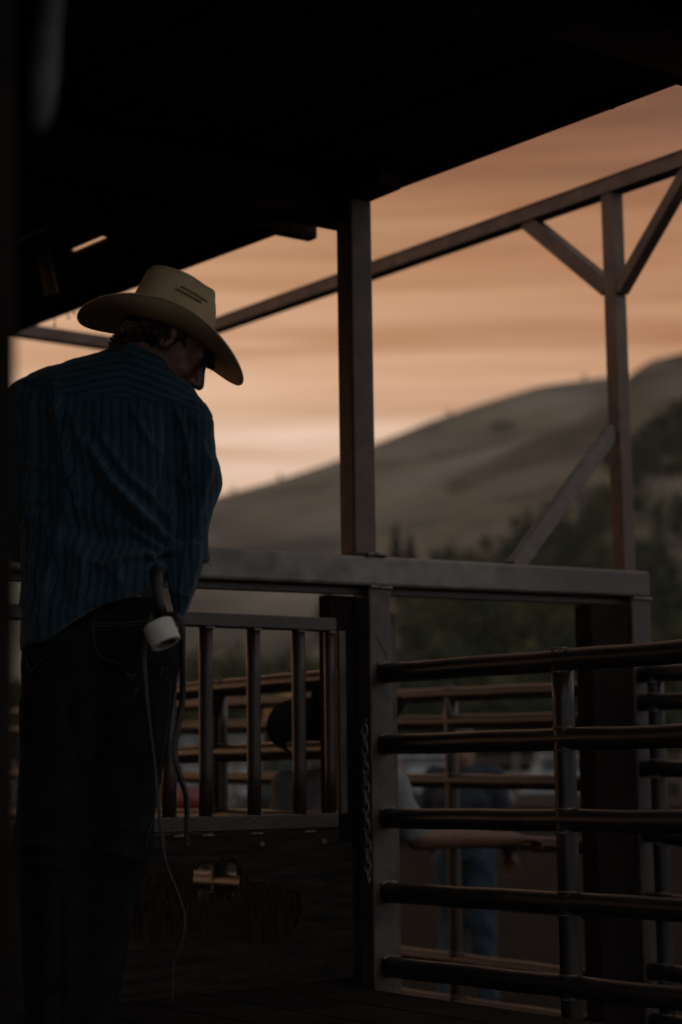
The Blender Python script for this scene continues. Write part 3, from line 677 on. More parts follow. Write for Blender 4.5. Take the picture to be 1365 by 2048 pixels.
# walkway deck
deck = structure(box('walkway', ab(-1.9, 1.4, DECK / 2 - .03), U, V, Z, (3.2, 6.4, DECK - .07), M_DECK, None, .01))
for i in range(14):
    a = -3.42 + i * .23
    o = box('deck_board', ab(a + .113, 1.4, DECK - .018), U, V, Z, (.222, 6.4, .036), M_DECK, None, .004, 1)
    mw = o.matrix_world.copy(); o.parent = deck
# dark wooden post close to the camera at the left edge
fp = at(24, 700, 1.9)
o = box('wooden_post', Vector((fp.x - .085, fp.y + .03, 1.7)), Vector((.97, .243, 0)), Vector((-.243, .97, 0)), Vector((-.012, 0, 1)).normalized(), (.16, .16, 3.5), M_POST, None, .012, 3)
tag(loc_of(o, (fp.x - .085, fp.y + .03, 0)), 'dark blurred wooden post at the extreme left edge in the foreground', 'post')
rp0, rp1 = at(103, -60, 2.2), at(78, 262, 2.2)
bm = bmesh.new(); pts = [at(x, y, 2.2 + .02 * math.sin(y * .02)) for x, y in ((112, -150), (108, -20), (97, 60), (92, 150), (86, 215), (78, 250), (74, 268))]
add_tube(bm, pts, [.013, .014, .016, .017, .015, .011, .004], 12); bmesh.ops.recalc_face_normals(bm, faces=bm.faces)
o = bm_obj('hanging_rope', bm, M_ROPE, None, True); tag(loc_of(o, pts[0]), 'faint pale frayed rope hanging from the roof at upper left', 'rope')

# ------------------------------------------------------------------ arena beyond: fence, trailers, truck, bucket
af = thing('arena_fence', 'low brown pipe fence across the far side of the arena', 'fence', (px_x(700, 34), 34, 0))
ax0, ax1 = px_x(-200, 34), px_x(1700, 34)
for k in range(4): pipe('fence_rail', (ax0, 34, .35 + .38 * k), (ax1, 34, .35 + .38 * k), .035, M_PIPE_FAR, af, 8)
for k in range(18):
    x = ax0 + (ax1 - ax0) * k / 17; tube('fence_post', [(x, 34, 0), (x, 34, 1.62)], .055, M_PIPE_FAR, af, 8)
def wheel(parent, c, r=.36, w_=.22):
    bm = bmesh.new(); bmesh.ops.create_cone(bm, segments=18, radius1=r, radius2=r, depth=w_, cap_ends=True, matrix=Matrix.Translation(c) @ Matrix.Rotation(R(90), 4, 'X'))
    wh = bm_obj('wheel', bm, M_RUBBER, parent)
    bm = bmesh.new(); bmesh.ops.create_cone(bm, segments=14, radius1=r * .6, radius2=r * .5, depth=w_ + .03, cap_ends=True, matrix=Matrix.Translation(c) @ Matrix.Rotation(R(90), 4, 'X'))
    bm_obj('rim', bm, M_WHITE, wh)
def trailer(px, Y, L, lab, h=2.2):
    x = px_x(px, Y); t = thing('stock_trailer', lab, 'trailer', (x, Y, 0), 'trailers parked beyond the arena'); X_, Y_ = Vector((1, 0, 0)), Vector((0, 1, 0))
    box('body', (x, Y, .55 + .45), X_, Y_, Z, (L, 2.0, .9), M_WHITE, t, .05)
    for k in range(3): box('slat', (x, Y - .97, 1.58 + k * .24), X_, Y_, Z, (L, .05, .11), M_WHITE, t, .01)
    box('inside_wall', (x, Y + .9, 1.85), X_, Y_, Z, (L - .1, .05, .8), M_GLASS, t, .01)
    for s in np.linspace(-L / 2 + .05, L / 2 - .05, 5): box('slat_post', (x + float(s), Y - .96, 1.85), X_, Y_, Z, (.09, .09, .82), M_WHITE, t, .01)
    box('roof', (x, Y, 2.31), X_, Y_, Z, (L + .1, 2.06, .1), M_WHITE, t, .05)
    for s in (-.5, .5): wheel(t, Vector((x + s, Y - .95, .36)))
    tube('tongue', [(x - L / 2, Y, .55), (x - L / 2 - 1.1, Y, .5)], .05, M_RUBBER, t, 8)
trailer(440, 58, 3.6, 'white slatted stock trailer parked beyond the arena, nearest the cowboy')
trailer(838, 62, 3.4, 'white slatted stock trailer parked beyond the arena, just right of the central post')
def truck(px, Y, lab, s=1):
    x = px_x(px, Y); t = thing('pickup_truck', lab, 'pickup', (x, Y, 0)); X_, Y_ = Vector((1, 0, 0)), Vector((0, 1, 0))
    bm = bmesh.new(); prof = [(-2.6, .5), (2.5, .5), (2.6, .75), (2.5, 1.05), (1.35, 1.15), (.75, 1.75), (-.55, 1.78), (-.75, 1.15), (-2.6, 1.12)]
    f0 = [bm.verts.new((x + p, Y - .9, z)) for p, z in prof]; f1 = [bm.verts.new((x + p, Y + .9, z)) for p, z in prof]
    bm.faces.new(f0); bm.faces.new(f1[::-1])
    for i in range(len(prof)): bm.faces.new((f0[i], f1[i], f1[(i + 1) % len(prof)], f0[(i + 1) % len(prof)]))
    bmesh.ops.recalc_face_normals(bm, faces=bm.faces); bmesh.ops.bevel(bm, geom=bm.edges[:], offset=.05, segments=2, affect='EDGES'); bm_obj('body', bm, M_WHITE, t)
    for xa, xb, xc, xd in ((-.6, .02, .02, -.5), (.1, 1.2, .72, .1)):
        bm = bmesh.new(); q = [(xa, 1.2), (xb, 1.2), (xc, 1.68), (xd, 1.68)]; g0 = [bm.verts.new((x + p, Y - .915, z)) for p, z in q]; g1 = [bm.verts.new((x + p, Y - .89, z)) for p, z in q]
        bm.faces.new(g0); bm.faces.new(g1[::-1])
        for i in range(4): bm.faces.new((g0[i], g1[i], g1[(i + 1) % 4], g0[(i + 1) % 4]))
        bmesh.ops.recalc_face_normals(bm, faces=bm.faces); bm_obj('window', bm, M_GLASS, t)
    for s_ in (-1.7, 1.6): wheel(t, Vector((x + s_, Y - .85, .38)), .38)
truck(1110, 60, 'white pickup truck parked beyond the arena near the right post')
bx = px_x(378, 14); bz = max(.0, at(378, 1630, 14).z)
st = thing('feed_stand', 'small wooden stand holding the red bucket beyond the fence', 'stand', (bx, 14, 0))
for sx in (-.12, .12):
    for sy in (-.12, .12): box('leg', (bx + sx, 14 + sy, bz / 2 - .02), Vector((1, 0, 0)), Vector((0, 1, 0)), Z, (.04, .04, bz - .04), M_DECK, st, .004, 1)
box('top', (bx, 14, bz - .02), Vector((1, 0, 0)), Vector((0, 1, 0)), Z, (.32, .32, .036), M_DECK, st, .004, 1)
bk = thing('bucket', 'small red bucket far behind the slide gate bars', 'bucket', (bx, 14, bz))
bm = bmesh.new(); bmesh.ops.create_cone(bm, segments=18, radius1=.085, radius2=.11, depth=.2, cap_ends=False, matrix=Matrix.Translation((bx, 14, bz + .1)))
bmesh.ops.create_circle(bm, segments=18, radius=.085, cap_ends=True, matrix=Matrix.Translation((bx, 14, bz + .003)))
o = bm_obj('bucket_body', bm, M_RED, bk, True); md = o.modifiers.new('t', 'SOLIDIFY'); md.thickness = .004
tube('bucket_handle', [(bx + .11 * math.cos(t), 14, bz + .2 + .09 * math.sin(t)) for t in np.linspace(0, math.pi, 9)], .004, M_CHAIN, bk, 6)
#@@PEOPLE
# ------------------------------------------------------------------ people
YM = 4.3
def M(px, py, dy=0.0):
    p = at(px, py, YM); return np.array([p.x, p.y + dy, p.z], np.float32)
KM = YM / F                                  # metres per picture pixel at the man
def nv(v): return np.array(v, np.float32)
def finger(P, d, base, dirv, nrm, L, r, curl):
    """three bones curling towards nrm"""
    p = nv(base); a = 0.0; k = .005
    for i, f in enumerate((.45, .32, .26)):
        a += curl * (.55, 1.0, .8)[i]; q = p + (nv(dirv) * math.cos(a) + nv(nrm) * math.sin(a)) * L * f
        d = smin(d, sd_cap(P, p, q, r * (1 - .1 * i), r * (.9 - .1 * i)), k); p = q
    return d
def hand_sd(P, wrist, dirv, nrm, curl=.5, thumb=1, s=1.0):
    """palm, four unequal fingers and a thumb leaving the side of the palm"""
    dirv = nv(dirv) / np.linalg.norm(dirv); nrm = nv(nrm) - dirv * float(nv(nrm) @ dirv); nrm = nrm / np.linalg.norm(nrm); sd_ = np.cross(dirv, nrm)
    w = nv(wrist); d = None
    for i, (o, L) in enumerate(((-.030, .078), (-.010, .086), (.010, .080), (.029, .064))):
        b = w + dirv * (.088 - .004 * abs(i - 1)) * s + sd_ * o * s * thumb
        c = sd_cap(P, w + sd_ * o * .5 * s * thumb, b, .0145 * s, .0115 * s); d = c if d is None else smin(d, c, .012)
    for i, (o, L) in enumerate(((-.030, .074), (-.010, .083), (.010, .077), (.029, .060))):
        b = w + dirv * (.088 - .004 * abs(i - 1)) * s + sd_ * o * s * thumb
        d = finger(P, d, b, dirv, nrm, L * s, .0088 * s, curl)
    t0 = w + dirv * .022 * s - sd_ * .022 * s * thumb; t1 = t0 + (dirv * .55 - sd_ * .75 * thumb + nrm * .35) * .042 * s; t2 = t1 + (dirv * .85 - sd_ * .2 * thumb + nrm * .5) * .055 * s
    d = smin(d, sd_cap(P, t0, t1, .014 * s, .011 * s), .012); d = smin(d, sd_cap(P, t1, t2, .0105 * s, .0085 * s), .006)
    return d
def head_sd(P, c, Fv, Uv, Sv, s=1.0):
    """head with brow, nose, lips, chin, ears; c = point between the ears"""
    Q = (P - nv(c)) @ np.stack([nv(Fv), nv(Sv), nv(Uv)]).T / s
    d = sd_ell(Q, (-.012, 0, .036), (.098, .077, .088))
    d = smin(d, sd_ell(Q, (.040, 0, -.040), (.055, .056, .074)), .03)
    d = smin(d, sd_cap(Q, (.05, -.03, -.085), (.078, 0, -.105), .026, .020), .02); d = smin(d, sd_cap(Q, (.05, .03, -.085), (.078, 0, -.105), .026, .020), .02)
    d = smin(d, sd_cap(Q, (.082, -.034, .022), (.082, .034, .022), .014), .015)
    for sg in (-1, 1):
        d = smax(d, -sd_ell(Q, (.096, .031 * sg, .002), (.014, .019, .012)), .012)
        d = smin(d, sd_ell(Q, (.078, .031 * sg, .001), (.0125, .0125, .0125)), .003)
        d = smin(d, sd_ell(Q, (.066, .045 * sg, -.032), (.022, .020, .022)), .02)
        e = sd_ell(Q, (-.004, .079 * sg, -.006), (.020, .0075, .032)); e = smax(e, -sd_ell(Q, (.0, .087 * sg, -.004), (.010, .006, .019)), .004); d = smin(d, e, .006)
    d = smin(d, sd_cap(Q, (.092, 0, .012), (.118, 0, -.030), .0085, .0125), .012)
    for sg in (-1, 1): d = smin(d, sd_ell(Q, (.104, .012 * sg, -.036), (.011, .008, .008)), .006)
    d = smin(d, sd_ell(Q, (.093, 0, -.062), (.014, .024, .0075)), .005); d = smin(d, sd_ell(Q, (.091, 0, -.076), (.013, .021, .008)), .005)
    return d * s
def sdf_obj(name, fn, lo, hi, step, m, parent=None, it=1):
    v, f = surface(fn, lo, hi, step)
    if it: v = relax(v, f, it)
    return link(name, np_mesh(name, v, f), m, parent, True)

def hat_mesh(name, c, Fv, Uv, m, parent, a0=.100, b0=.082, a1=.205, b1=.185, curl=.075, dip=.035, ch=.128, crease=True, band=None, taco=1.6):
    """cowboy hat: brim sheet with curled sides and dipped ends, tall creased crown; c = centre of the brim/crown line"""
    Fv = Vector(Fv).normalized(); Uv = Vector(Uv); Uv = (Uv - Fv * Uv.dot(Fv)).normalized(); Sv = Fv.cross(Uv); c = Vector(c)
    nA = 96; bm = bmesh.new(); uvl = bm.loops.layers.uv.new('weave'); rows = []; uvc = {}
    def put(f, s, u, uv):
        v = bm.verts.new(c + Fv * f + Sv * s + Uv * u); uvc[v] = uv; return v
    nB = 14
    for j in range(nB + 1):                         # brim from edge inwards
        t = 1 - j / nB; row = []
        for i in range(nA):
            p = 2 * math.pi * i / nA; cs, sn = math.cos(p), math.sin(p); e = abs(sn) ** taco
            wob = 1 + .012 * math.sin(3 * p + 1)
            f = (a0 + (a1 - a0) * t) * cs * wob; s = (b0 + (b1 - b0) * t * (1 - .28 * e * t)) * sn * wob
            u = curl * e * t ** 1.7 - dip * cs * cs * t ** 1.4 * (1.15 if cs > 0 else .95)
            row.append(put(f, s, u, (f, s)))
        rows.append(row)
    nC = 22
    for j in range(1, nC + 1):                       # crown wall then top
        t = j / nC; row = []
        if t < .72: k = t / .72; z = ch * k; sh = 1 - .07 * k - .05 * k ** 5
        else: k = (t - .72) / .28; z = ch; sh = .88 * (1 - k)
        for i in range(nA):
            p = 2 * math.pi * i / nA; cs, sn = math.cos(p), math.sin(p)
            ex = .82; cx = math.copysign(abs(cs) ** ex, cs); sx = math.copysign(abs(sn) ** ex, sn)
            a = a0 * sh; b = b0 * sh * (1 - .10 * max(0, cs) * min(1, z / ch)); tp_k = max(0, min(1, z / ch) - .35) / .65; f, s, u = a * cx * (1 - .13 * max(0, cs) * tp_k ** 1.5), b * sx, z - .012 * max(0, cs) ** 2 * tp_k ** 2
            if t >= .72: u = ch + .010 * math.sqrt(max(0, 1 - (1 - k) ** 2)) * .8
            zz = min(1, z / ch)
            if zz > .55:
                q = (zz - .55) / .45
                u -= .018 * q * max(0, (cs * .5 + .5)) ** 2 * (.3 + .7 * (sh / .84 if t >= .72 else 1)) * .25       # front slopes down
                if crease:
                    u -= .034 * q * math.exp(-(s / .020) ** 2) * (1 if t >= .72 else .4) * max(0, 1 - abs(f) / .11)
                    d_ = math.exp(-((f - .035) / .030) ** 2) * math.exp(-((abs(s) - .052) / .020) ** 2) * math.exp(-((u - ch * .86) / .028) ** 2)
                    s -= math.copysign(.017 * d_, s); u -= .010 * d_
            row.append(put(f, s, u, (p * .1, u) if t < .72 else (f, s)))
        rows.append(row)
    for r0_, r1_ in zip(rows, rows[1:]):
        for i in range(nA):
            if r1_ is rows[-1] and False: pass
            fc = bm.faces.new((r0_[i], r0_[(i + 1) % nA], r1_[(i + 1) % nA], r1_[i]))
            us = [uvc[v] for v in (r0_[i], r0_[(i + 1) % nA], r1_[(i + 1) % nA], r1_[i])]
            if abs(us[0][0] - us[1][0]) > .3: us = [us[0], (us[0][0], us[1][1]), (us[3][0], us[2][1]), us[3]]
            for lp, q in zip(fc.loops, us): lp[uvl].uv = q
    bmesh.ops.remove_doubles(bm, verts=rows[-1], dist=.0005)
    bmesh.ops.recalc_face_normals(bm, faces=bm.faces)
    o = bm_obj(name, bm, m, parent, True)
    md = o.modifiers.new('thick', 'SOLIDIFY'); md.thickness = .0022; md.offset = 0
    ed = bmesh.new()                                  # bound brim edge
    pts = [v for v in rows[0]] if False else []
    loop = []
    for i in range(nA + 1):
        p = 2 * math.pi * (i % nA) / nA; cs, sn = math.cos(p), math.sin(p); e = abs(sn) ** taco; wob = 1 + .012 * math.sin(3 * p + 1)
        loop.append(c + Fv * (a1 * cs * wob) + Sv * ((b0 + (b1 - b0) * (1 - .28 * e)) * sn * wob) + Uv * (curl * e - dip * cs * cs * (1.15 if cs > 0 else .95)))
    add_tube(ed, loop, .0030, 8); bmesh.ops.recalc_face_normals(ed, faces=ed.faces); bm_obj('brim_edge', ed, m if band is None else m, o, True)
    bd = bmesh.new(); rr = []
    for z in (.004, .018):
        rr.append([bd.verts.new(c + Fv * (a0 * 1.012 * math.copysign(abs(math.cos(p)) ** .82, math.cos(p))) + Sv * (b0 * 1.012 * math.copysign(abs(math.sin(p)) ** .82, math.sin(p))) + Uv * z) for p in (2 * math.pi * i / nA for i in range(nA))])
    for i in range(nA): bd.faces.new((rr[0][i], rr[0][(i + 1) % nA], rr[1][(i + 1) % nA], rr[1][i]))
    bm_obj('hat_band', bd, band or M_LEATHD, o, True)
    return o, (c, Fv, Uv, Sv)

# ---- the cowboy in the foreground, back turned, head bent to the right
man = thing('person', 'cowboy in straw hat and blue striped shirt, back turned, head bowed to the right', 'person', (float(M(175, 2127)[0]), YM, DECK))
al, be_ = R(6), R(41)
Fh = nv((math.cos(al) * math.cos(be_), math.sin(al) * math.cos(be_), -math.sin(be_)))
Sh = np.cross(Fh, nv((0, 0, 1))); Sh /= np.linalg.norm(Sh); Uh = np.cross(Sh, Fh)
HC = M(338, 682, .035)
# skeleton (picture px at the man's distance, dy = metres further from the camera)
NK = M(272, 745, .02); SHR = M(380, 850, .04); SHL = M(48, 812, .0); ELR = M(377, 1076, .035); ELL = M(30, 1075, .10); WRR = M(262, 1165, .26); WRL = M(150, 1150, .30)
PEL = M(205, 1270, .03); HPL = M(125, 1310, .02); HPR = M(275, 1310, .03); KNL = M(100, 1690, -.02); KNR = M(226, 1680, .02); ANL = M(108, 2085, .03); ANR = M(158, 2085, .05)
CHS = M(225, 930, .05)
def body_fn(P):
    d = head_sd(P, HC, Fh, Uh, Sh)
    nb = HC - Fh * .035 - Uh * .07
    d = smin(d, sd_cap(P, nb, NK, .053, .058), .03)
    d = smin(d, sd_cap(P, NK, SHR, .045, .045), .04); d = smin(d, sd_cap(P, NK, SHL, .045, .045), .04)
    d = smin(d, sd_cap(P, M(120, 880, .04), M(310, 890, .07), .07), .05); d = smin(d, sd_cap(P, M(215, 930, .07), PEL + nv((0, .03, 0)), .085, .085), .06)
    d = smin(d, sd_cap(P, HPL + nv((.02, .03, 0)), HPR + nv((0, .03, 0)), .066), .05)
    for a, b, c in ((SHR, ELR, WRR), (SHL, ELL, WRL)):
        d = smin(d, sd_cap(P, a, b, .043, .029), .02); d = smin(d, sd_cap(P, b, c, .032, .024), .012)
    for a, b, c in ((HPL, KNL, ANL), (HPR, KNR, ANR)):
        d = smin(d, sd_cap(P, a, b, .068, .052), .03); d = smin(d, sd_cap(P, b, c, .05, .036), .02)
        d = smin(d, sd_cap(P, c, c + nv((.01, .13, -.035)), .034, .026), .02)
    for wv, ev, th in ((WRR, ELR, 1), (WRL, ELL, -1)):
        dv = (wv - ev) * .6 + nv((0, .08, -.02)); d = smin(d, hand_sd(P, wv, dv, nv((-th, 0, -.4)), .55, th), .012)
    return d
# fine head and coarse body belong to one surface: evaluate everything on one grid
body = sdf_obj('body', body_fn, M(-20, 2140) + nv((-.02, -.2, -.06)), M(430, 560) + nv((.02, .45, .0)), .0062, M_SKIN, man, 1)

# ---- shirt
rows_y = [735, 765, 800, 850, 950, 1050, 1130, 1200, 1260, 1330]
rows_l = [150, 75, 38, 28, 33, 38, 40, 40, 43, 44]
rows_r = [345, 372, 380, 372, 362, 352, 340, 335, 330, 325]
rows_d = [.075, .095, .112, .125, .135, .136, .142, .158, .170, .18]
X0, Z0 = float(M(682, 1024)[0]), float(M(682, 1024)[2])
def to_px(P):                               # man-plane picture coordinates of world points (orthographic at his distance)
    e = M(682, 1024); ex = (M(782, 1024) - e) / 100; ez = (M(682, 1124) - e) / 100
    A = np.array([[ex[0], ez[0]], [ex[2], ez[2]]]); iv = np.linalg.inv(A)
    dx = P[..., 0] - e[0]; dzz = P[..., 2] - e[2]
    return 682 + iv[0, 0] * dx + iv[0, 1] * dzz, 1024 + iv[1, 0] * dx + iv[1, 1] * dzz
hem_x = [20, 49, 82, 123, 176, 213, 262, 303, 330, 352, 400]; hem_y = [1306, 1300, 1291, 1271, 1234, 1210, 1198, 1176, 1150, 1135, 1120]
def shirt_fn(P):
    px, py = to_px(P); dy = P[..., 1] - (YM + .045 + .00008 * (py - 900).clip(-200, 300))
    l = np.interp(py, rows_y, rows_l); r = np.interp(py, rows_y, rows_r); hd = np.interp(py, rows_y, rows_d)
    cx, hw = (l + r) / 2, (r - l) / 2 * KM
    qx = (px - cx) * KM / hw; qy = dy / hd; n = (np.abs(qx) ** 2.5 + np.abs(qy) ** 2.5) ** (1 / 2.5)
    d = (n - 1) * np.minimum(hw, hd); d = smax(d, (740 - py) * KM, .05)
    d = smin(d, sd_cap(P, NK + nv((.0, 0, -.0)), M(378, 838, .04), .060, .044), .05); d = smin(d, sd_cap(P, NK, M(60, 808, .01), .062, .060), .06)
    d = smin(d, sd_cap(P, M(215, 752, .04), M(110, 790, .02), .05, .06), .05)
    arm = sd_cap(P, M(376, 852, .04), M(390, 960, .035), .056, .055); arm = smin(arm, sd_cap(P, M(390, 960, .035), M(379, 1078, .03), .055, .037), .03)
    cuff = sd_cap(P, M(379, 1078, .03), M(394, 1116, .03), .035, .026); arm = smin(arm, cuff, .012)
    d = smin(d, arm, .018)
    la = smin(sd_cap(P, M(58, 815, .01), M(40, 1000, .05), .06, .05), sd_cap(P, M(40, 1000, .05), M(34, 1075, .10), .05, .046), .03); d = smin(d, la, .02)
    # collar standing round the neck
    nb = HC - Fh * .030 - Uh * .075
    d = smin(d, sd_cap(P, nb - Uh * .012, NK, .066, .072), .02)
    d = smax(d, -sd_cap(P, nb + Uh * .06 + Fh * .01, nb - Uh * .004, .070, .060), .006)
    # hem: open below the curved shirt tail, and the hanging front flap on the right
    hy = np.interp(px, hem_x, hem_y); hemd = (py - hy) * KM * .9
    body_ = smax(d, np.where(px < 372 + (py < 1085) * 100, hemd, py * 0 - 1 + (py > 1124) * 2), .004)
    fx = np.interp(py, [1085, 1130, 1165, 1205, 1243], [372, 372, 366, 362, 360]); fw = np.interp(py, [1085, 1130, 1165, 1205, 1243], [34, 32, 26, 18, 5]) * KM
    flap = np.maximum(np.abs(px - fx) * KM - fw, np.abs(dy - .03 + .08 * ((px - fx) * KM) ** 0) - .03); flap = smax(flap, (py - 1243) * KM, .004); flap = smax(flap, (1088 - py) * KM, .01)
    d = smin(body_, flap * .8, .014)
    return d
v, f = surface(shirt_fn, M(10, 1330) + nv((-.03, -.22, 0)), M(450, 660) + nv((.01, .30, 0)), .0052)
v = relax(v, f, 2)
me = np_mesh('shirt', v, f); nr = normals(me); co = coords(me); px, py = to_px(co)
def seg_dist(px, py, pts):
    best = np.full(px.shape, 1e9); side = np.zeros(px.shape); along = np.zeros(px.shape); L = 0
    for (x0, y0), (x1, y1) in zip(pts, pts[1:]):
        dx, dy_ = x1 - x0, y1 - y0; l2 = dx * dx + dy_ * dy_; t = np.clip(((px - x0) * dx + (py - y0) * dy_) / l2, 0, 1)
        ex, ey = px - x0 - t * dx, py - y0 - t * dy_; dd = np.hypot(ex, ey); m_ = dd < best
        best = np.where(m_, dd, best); side = np.where(m_, np.sign(dx * ey - dy_ * ex), side); along = np.where(m_, L + t * math.sqrt(l2), along); L += math.sqrt(l2)
    return best, side, along / L
FOLDS = [([(180, 895), (228, 972), (290, 1040), (352, 1092)], 15, .020), ([(205, 880), (262, 962), (318, 1010), (350, 1060)], 12, .011),
         ([(110, 775), (128, 870), (152, 985), (130, 1060), (112, 1130)], 15, .013), ([(60, 800), (72, 930), (66, 1080), (70, 1230)], 14, .008),
         ([(212, 1140), (262, 1122), (316, 1110), (352, 1092)], 11, .012), ([(240, 1125), (246, 1160), (258, 1195)], 9, .006), ([(176, 1120), (180, 1170), (168, 1230)], 11, .007),
         ([(108, 1150), (96, 1210), (88, 1280)], 12, .007), ([(352, 825), (372, 880), (384, 950)], 9, .009), ([(345, 985), (330, 1030), (348, 1075)], 9, .010),
         ([(400, 880), (418, 940), (405, 1010), (388, 1075)], 9, .006), ([(372, 1100), (368, 1150), (362, 1215)], 6, .007), ([(390, 1090), (386, 1120)], 5, .005),
         ([(270, 830), (300, 890), (332, 925)], 10, .007), ([(90, 1000), (104, 1070), (92, 1130)], 9, .006), ([(145, 830), (170, 905), (180, 960)], 9, .006), ([(270, 1062), (322, 1098), (350, 1104)], 9, .013), ([(300, 1112), (328, 1138), (340, 1160)], 8, .010)]
VALL = [([(150, 1065), (215, 1085), (285, 1083), (330, 1100)], 24, .022), ([(340, 830), (342, 920), (325, 1000), (330, 1060)], 10, .016), ([(195, 960), (250, 1040), (310, 1075)], 14, .012),
        ([(150, 1110), (128, 1150), (140, 1220)], 15, .010), ([(330, 905), (345, 985)], 9, .008), ([(290, 1130), (322, 1122), (348, 1112)], 6, .010), ([(60, 1010), (110, 1030)], 9, .007)]
frontal = np.clip(-nr[:, 1] * 1.4 + .25, 0, 1)
dsp = np.zeros(len(co))
for pts, w_, a in FOLDS:
    dd, sgn, al_ = seg_dist(px, py, pts); dsp += 1.6 * a * np.exp(-(dd / (w_ * .72)) ** 2) * np.sin(np.clip(al_ * .9 + .08, 0, 1) * math.pi) ** .5
for pts, w_, a in VALL:
    dd, sgn, al_ = seg_dist(px, py, pts); dsp -= 1.25 * a * np.exp(-(dd / w_) ** 2) * np.sin(np.clip(al_ * .9 + .05, 0, 1) * math.pi) ** .5
dsp *= frontal
dsp += np.array([.0042 * mnoise.fractal((c[0] * 16, c[1] * 16, c[2] * 6.5), 1, 2, 3) + .0013 * mnoise.noise((c[0] * 60, c[1] * 60, c[2] * 34)) for c in co])
dsp += np.array([.0075 * (1 - abs(mnoise.noise((c[0] * 7 + c[2] * 5, c[1] * 6, c[2] * 9 - c[0] * 6)))) ** 9 for c in co]) * (py > 800) * frontal
yoke_x = [0, 55, 140, 250, 330, 380, 430]; yoke_y = [768, 772, 800, 806, 815, 822, 828]
yk = py - np.interp(px, yoke_x, yoke_y); dsp += -.0035 * np.exp(-((yk - 2) / 3.0) ** 2) * frontal + .0016 * (yk < 0)
co2 = co + nr * dsp[:, None]; me.vertices.foreach_set('co', co2.astype(np.float32).ravel())
warp = np.array([mnoise.noise((c[0] * 5, c[2] * 4, 2.2)) for c in co]) * .12
depth_arc = (co[:, 1] - YM) * 40
below = (px + 5 * np.sin(py / 90.0)) / 17.5 + dsp * 22 + warp
arm_m = px > np.interp(py, [800, 830, 930, 1000, 1080], [420, 345, 345, 338, 345]); below = np.where(arm_m, (px - (py - 850) * .03) / 13.0 + dsp * 18, below)
above = (py + np.where(px < 250, (250 - px) * -.20, (px - 250) * -.36)) / 15.5 + dsp * 14
st = np.where(yk < 0, above, below)
a_ = me.attributes.new('stripe', 'FLOAT', 'POINT'); a_.data.foreach_set('value', st.astype(np.float32))
shirt = link('shirt', me, M_SHIRT, man, True)
bm = bmesh.new(); rs = random.Random(8)      # frayed cut edge of the sleeve
for i in range(60):
    p = Vector(M(394 + rs.uniform(-18, 22), 1112 + rs.uniform(-10, 16), rs.uniform(-.02, .06)));
    add_tube(bm, [p, p + Vector((rs.uniform(.0, .012), rs.uniform(-.006, .006), rs.uniform(-.012, .004)))], [.0009, .0004], 4)
o = bm_obj('sleeve_fray', bm, M_THREAD, man); o['kind'] = 'stuff'

# ---- jeans
def jeans_fn(P):
    d = sd_cap(P, M(130, 1285, .04), M(276, 1290, .045), .100, .092); d = smin(d, sd_cap(P, M(120, 1180, .05), M(255, 1180, .05), .085), .05)
    d = smin(d, smin(sd_cap(P, M(130, 1330, .01), M(110, 1680, -.02), .102, .083), sd_cap(P, M(110, 1690, -.02), M(112, 2090, .03), .083, .070), .03), .03)
    d = smin(d, smin(sd_cap(P, M(272, 1330, .03), M(226, 1672, .02), .100, .086), sd_cap(P, M(216, 1700, .02), M(160, 2090, .05), .080, .066), .05), .022)
    d = smax(d, (1165 - P[..., 0] * 0 - 0) * 0 - 1 + 0 * d, .001)
    px, py = to_px(P); d = smax(d, (1195 - py) * KM, .01)
    return d
v, f = surface(jeans_fn, M(0, 2110) + nv((-.02, -.2, -.03)), M(390, 1170) + nv((.02, .30, 0)), .0065)
v = relax(v, f, 2); me = np_mesh('jeans', v, f); nr = normals(me); co = coords(me); px, py = to_px(co); dsp = np.zeros(len(co))
JF = [([(45, 1650), (110, 1635), (190, 1650)], 9, .010), ([(40, 1680), (100, 1668), (170, 1690)], 8, .009), ([(200, 1650), (260, 1640), (305, 1660)], 8, .009), ([(45, 1715), (110, 1700), (150, 1720)], 8, .008),
      ([(210, 1690), (260, 1690), (292, 1705)], 8, .009), ([(150, 1400), (175, 1500), (165, 1620)], 9, -.014), ([(70, 1800), (85, 1900), (80, 2000)], 9, .007), ([(118, 1760), (116, 1880), (120, 2040)], 5, .004),
      ([(300, 1350), (318, 1430), (300, 1540)], 10, .006), ([(150, 1750), (148, 1900), (140, 2060)], 9, -.012), ([(60, 1400), (70, 1520), (62, 1620)], 9, .006)]
for pts, w_, a in JF:
    dd, sgn, al_ = seg_dist(px, py, pts); dsp += a * np.exp(-(dd / w_) ** 2) * np.sin(np.clip(al_ * .9 + .05, 0, 1) * math.pi) ** .5
dsp *= np.clip(-nr[:, 1] + .5, 0, 1)
dsp += np.array([.004 * mnoise.fractal((c[0] * 12, c[1] * 12, c[2] * 10), 1, 2, 3) for c in co])
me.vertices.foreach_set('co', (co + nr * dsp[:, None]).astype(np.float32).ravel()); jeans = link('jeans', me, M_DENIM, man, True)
jv = coords(jeans.data) + nv(tuple(man.location)); jf = np.empty(len(jeans.data.polygons) * 4, np.int32); jeans.data.polygons.foreach_get('vertices', jf)
BV = BVHTree.FromPolygons([Vector(c) for c in jv], jf.reshape(-1, 4).tolist())
def onto_jeans(px, py, off=.001):
    d = ray(px, py).normalized(); h = BV.ray_cast(EYE, d)
    return (h[0] + h[1] * off) if h[0] is not None else Vector(M(px, py, -.1))
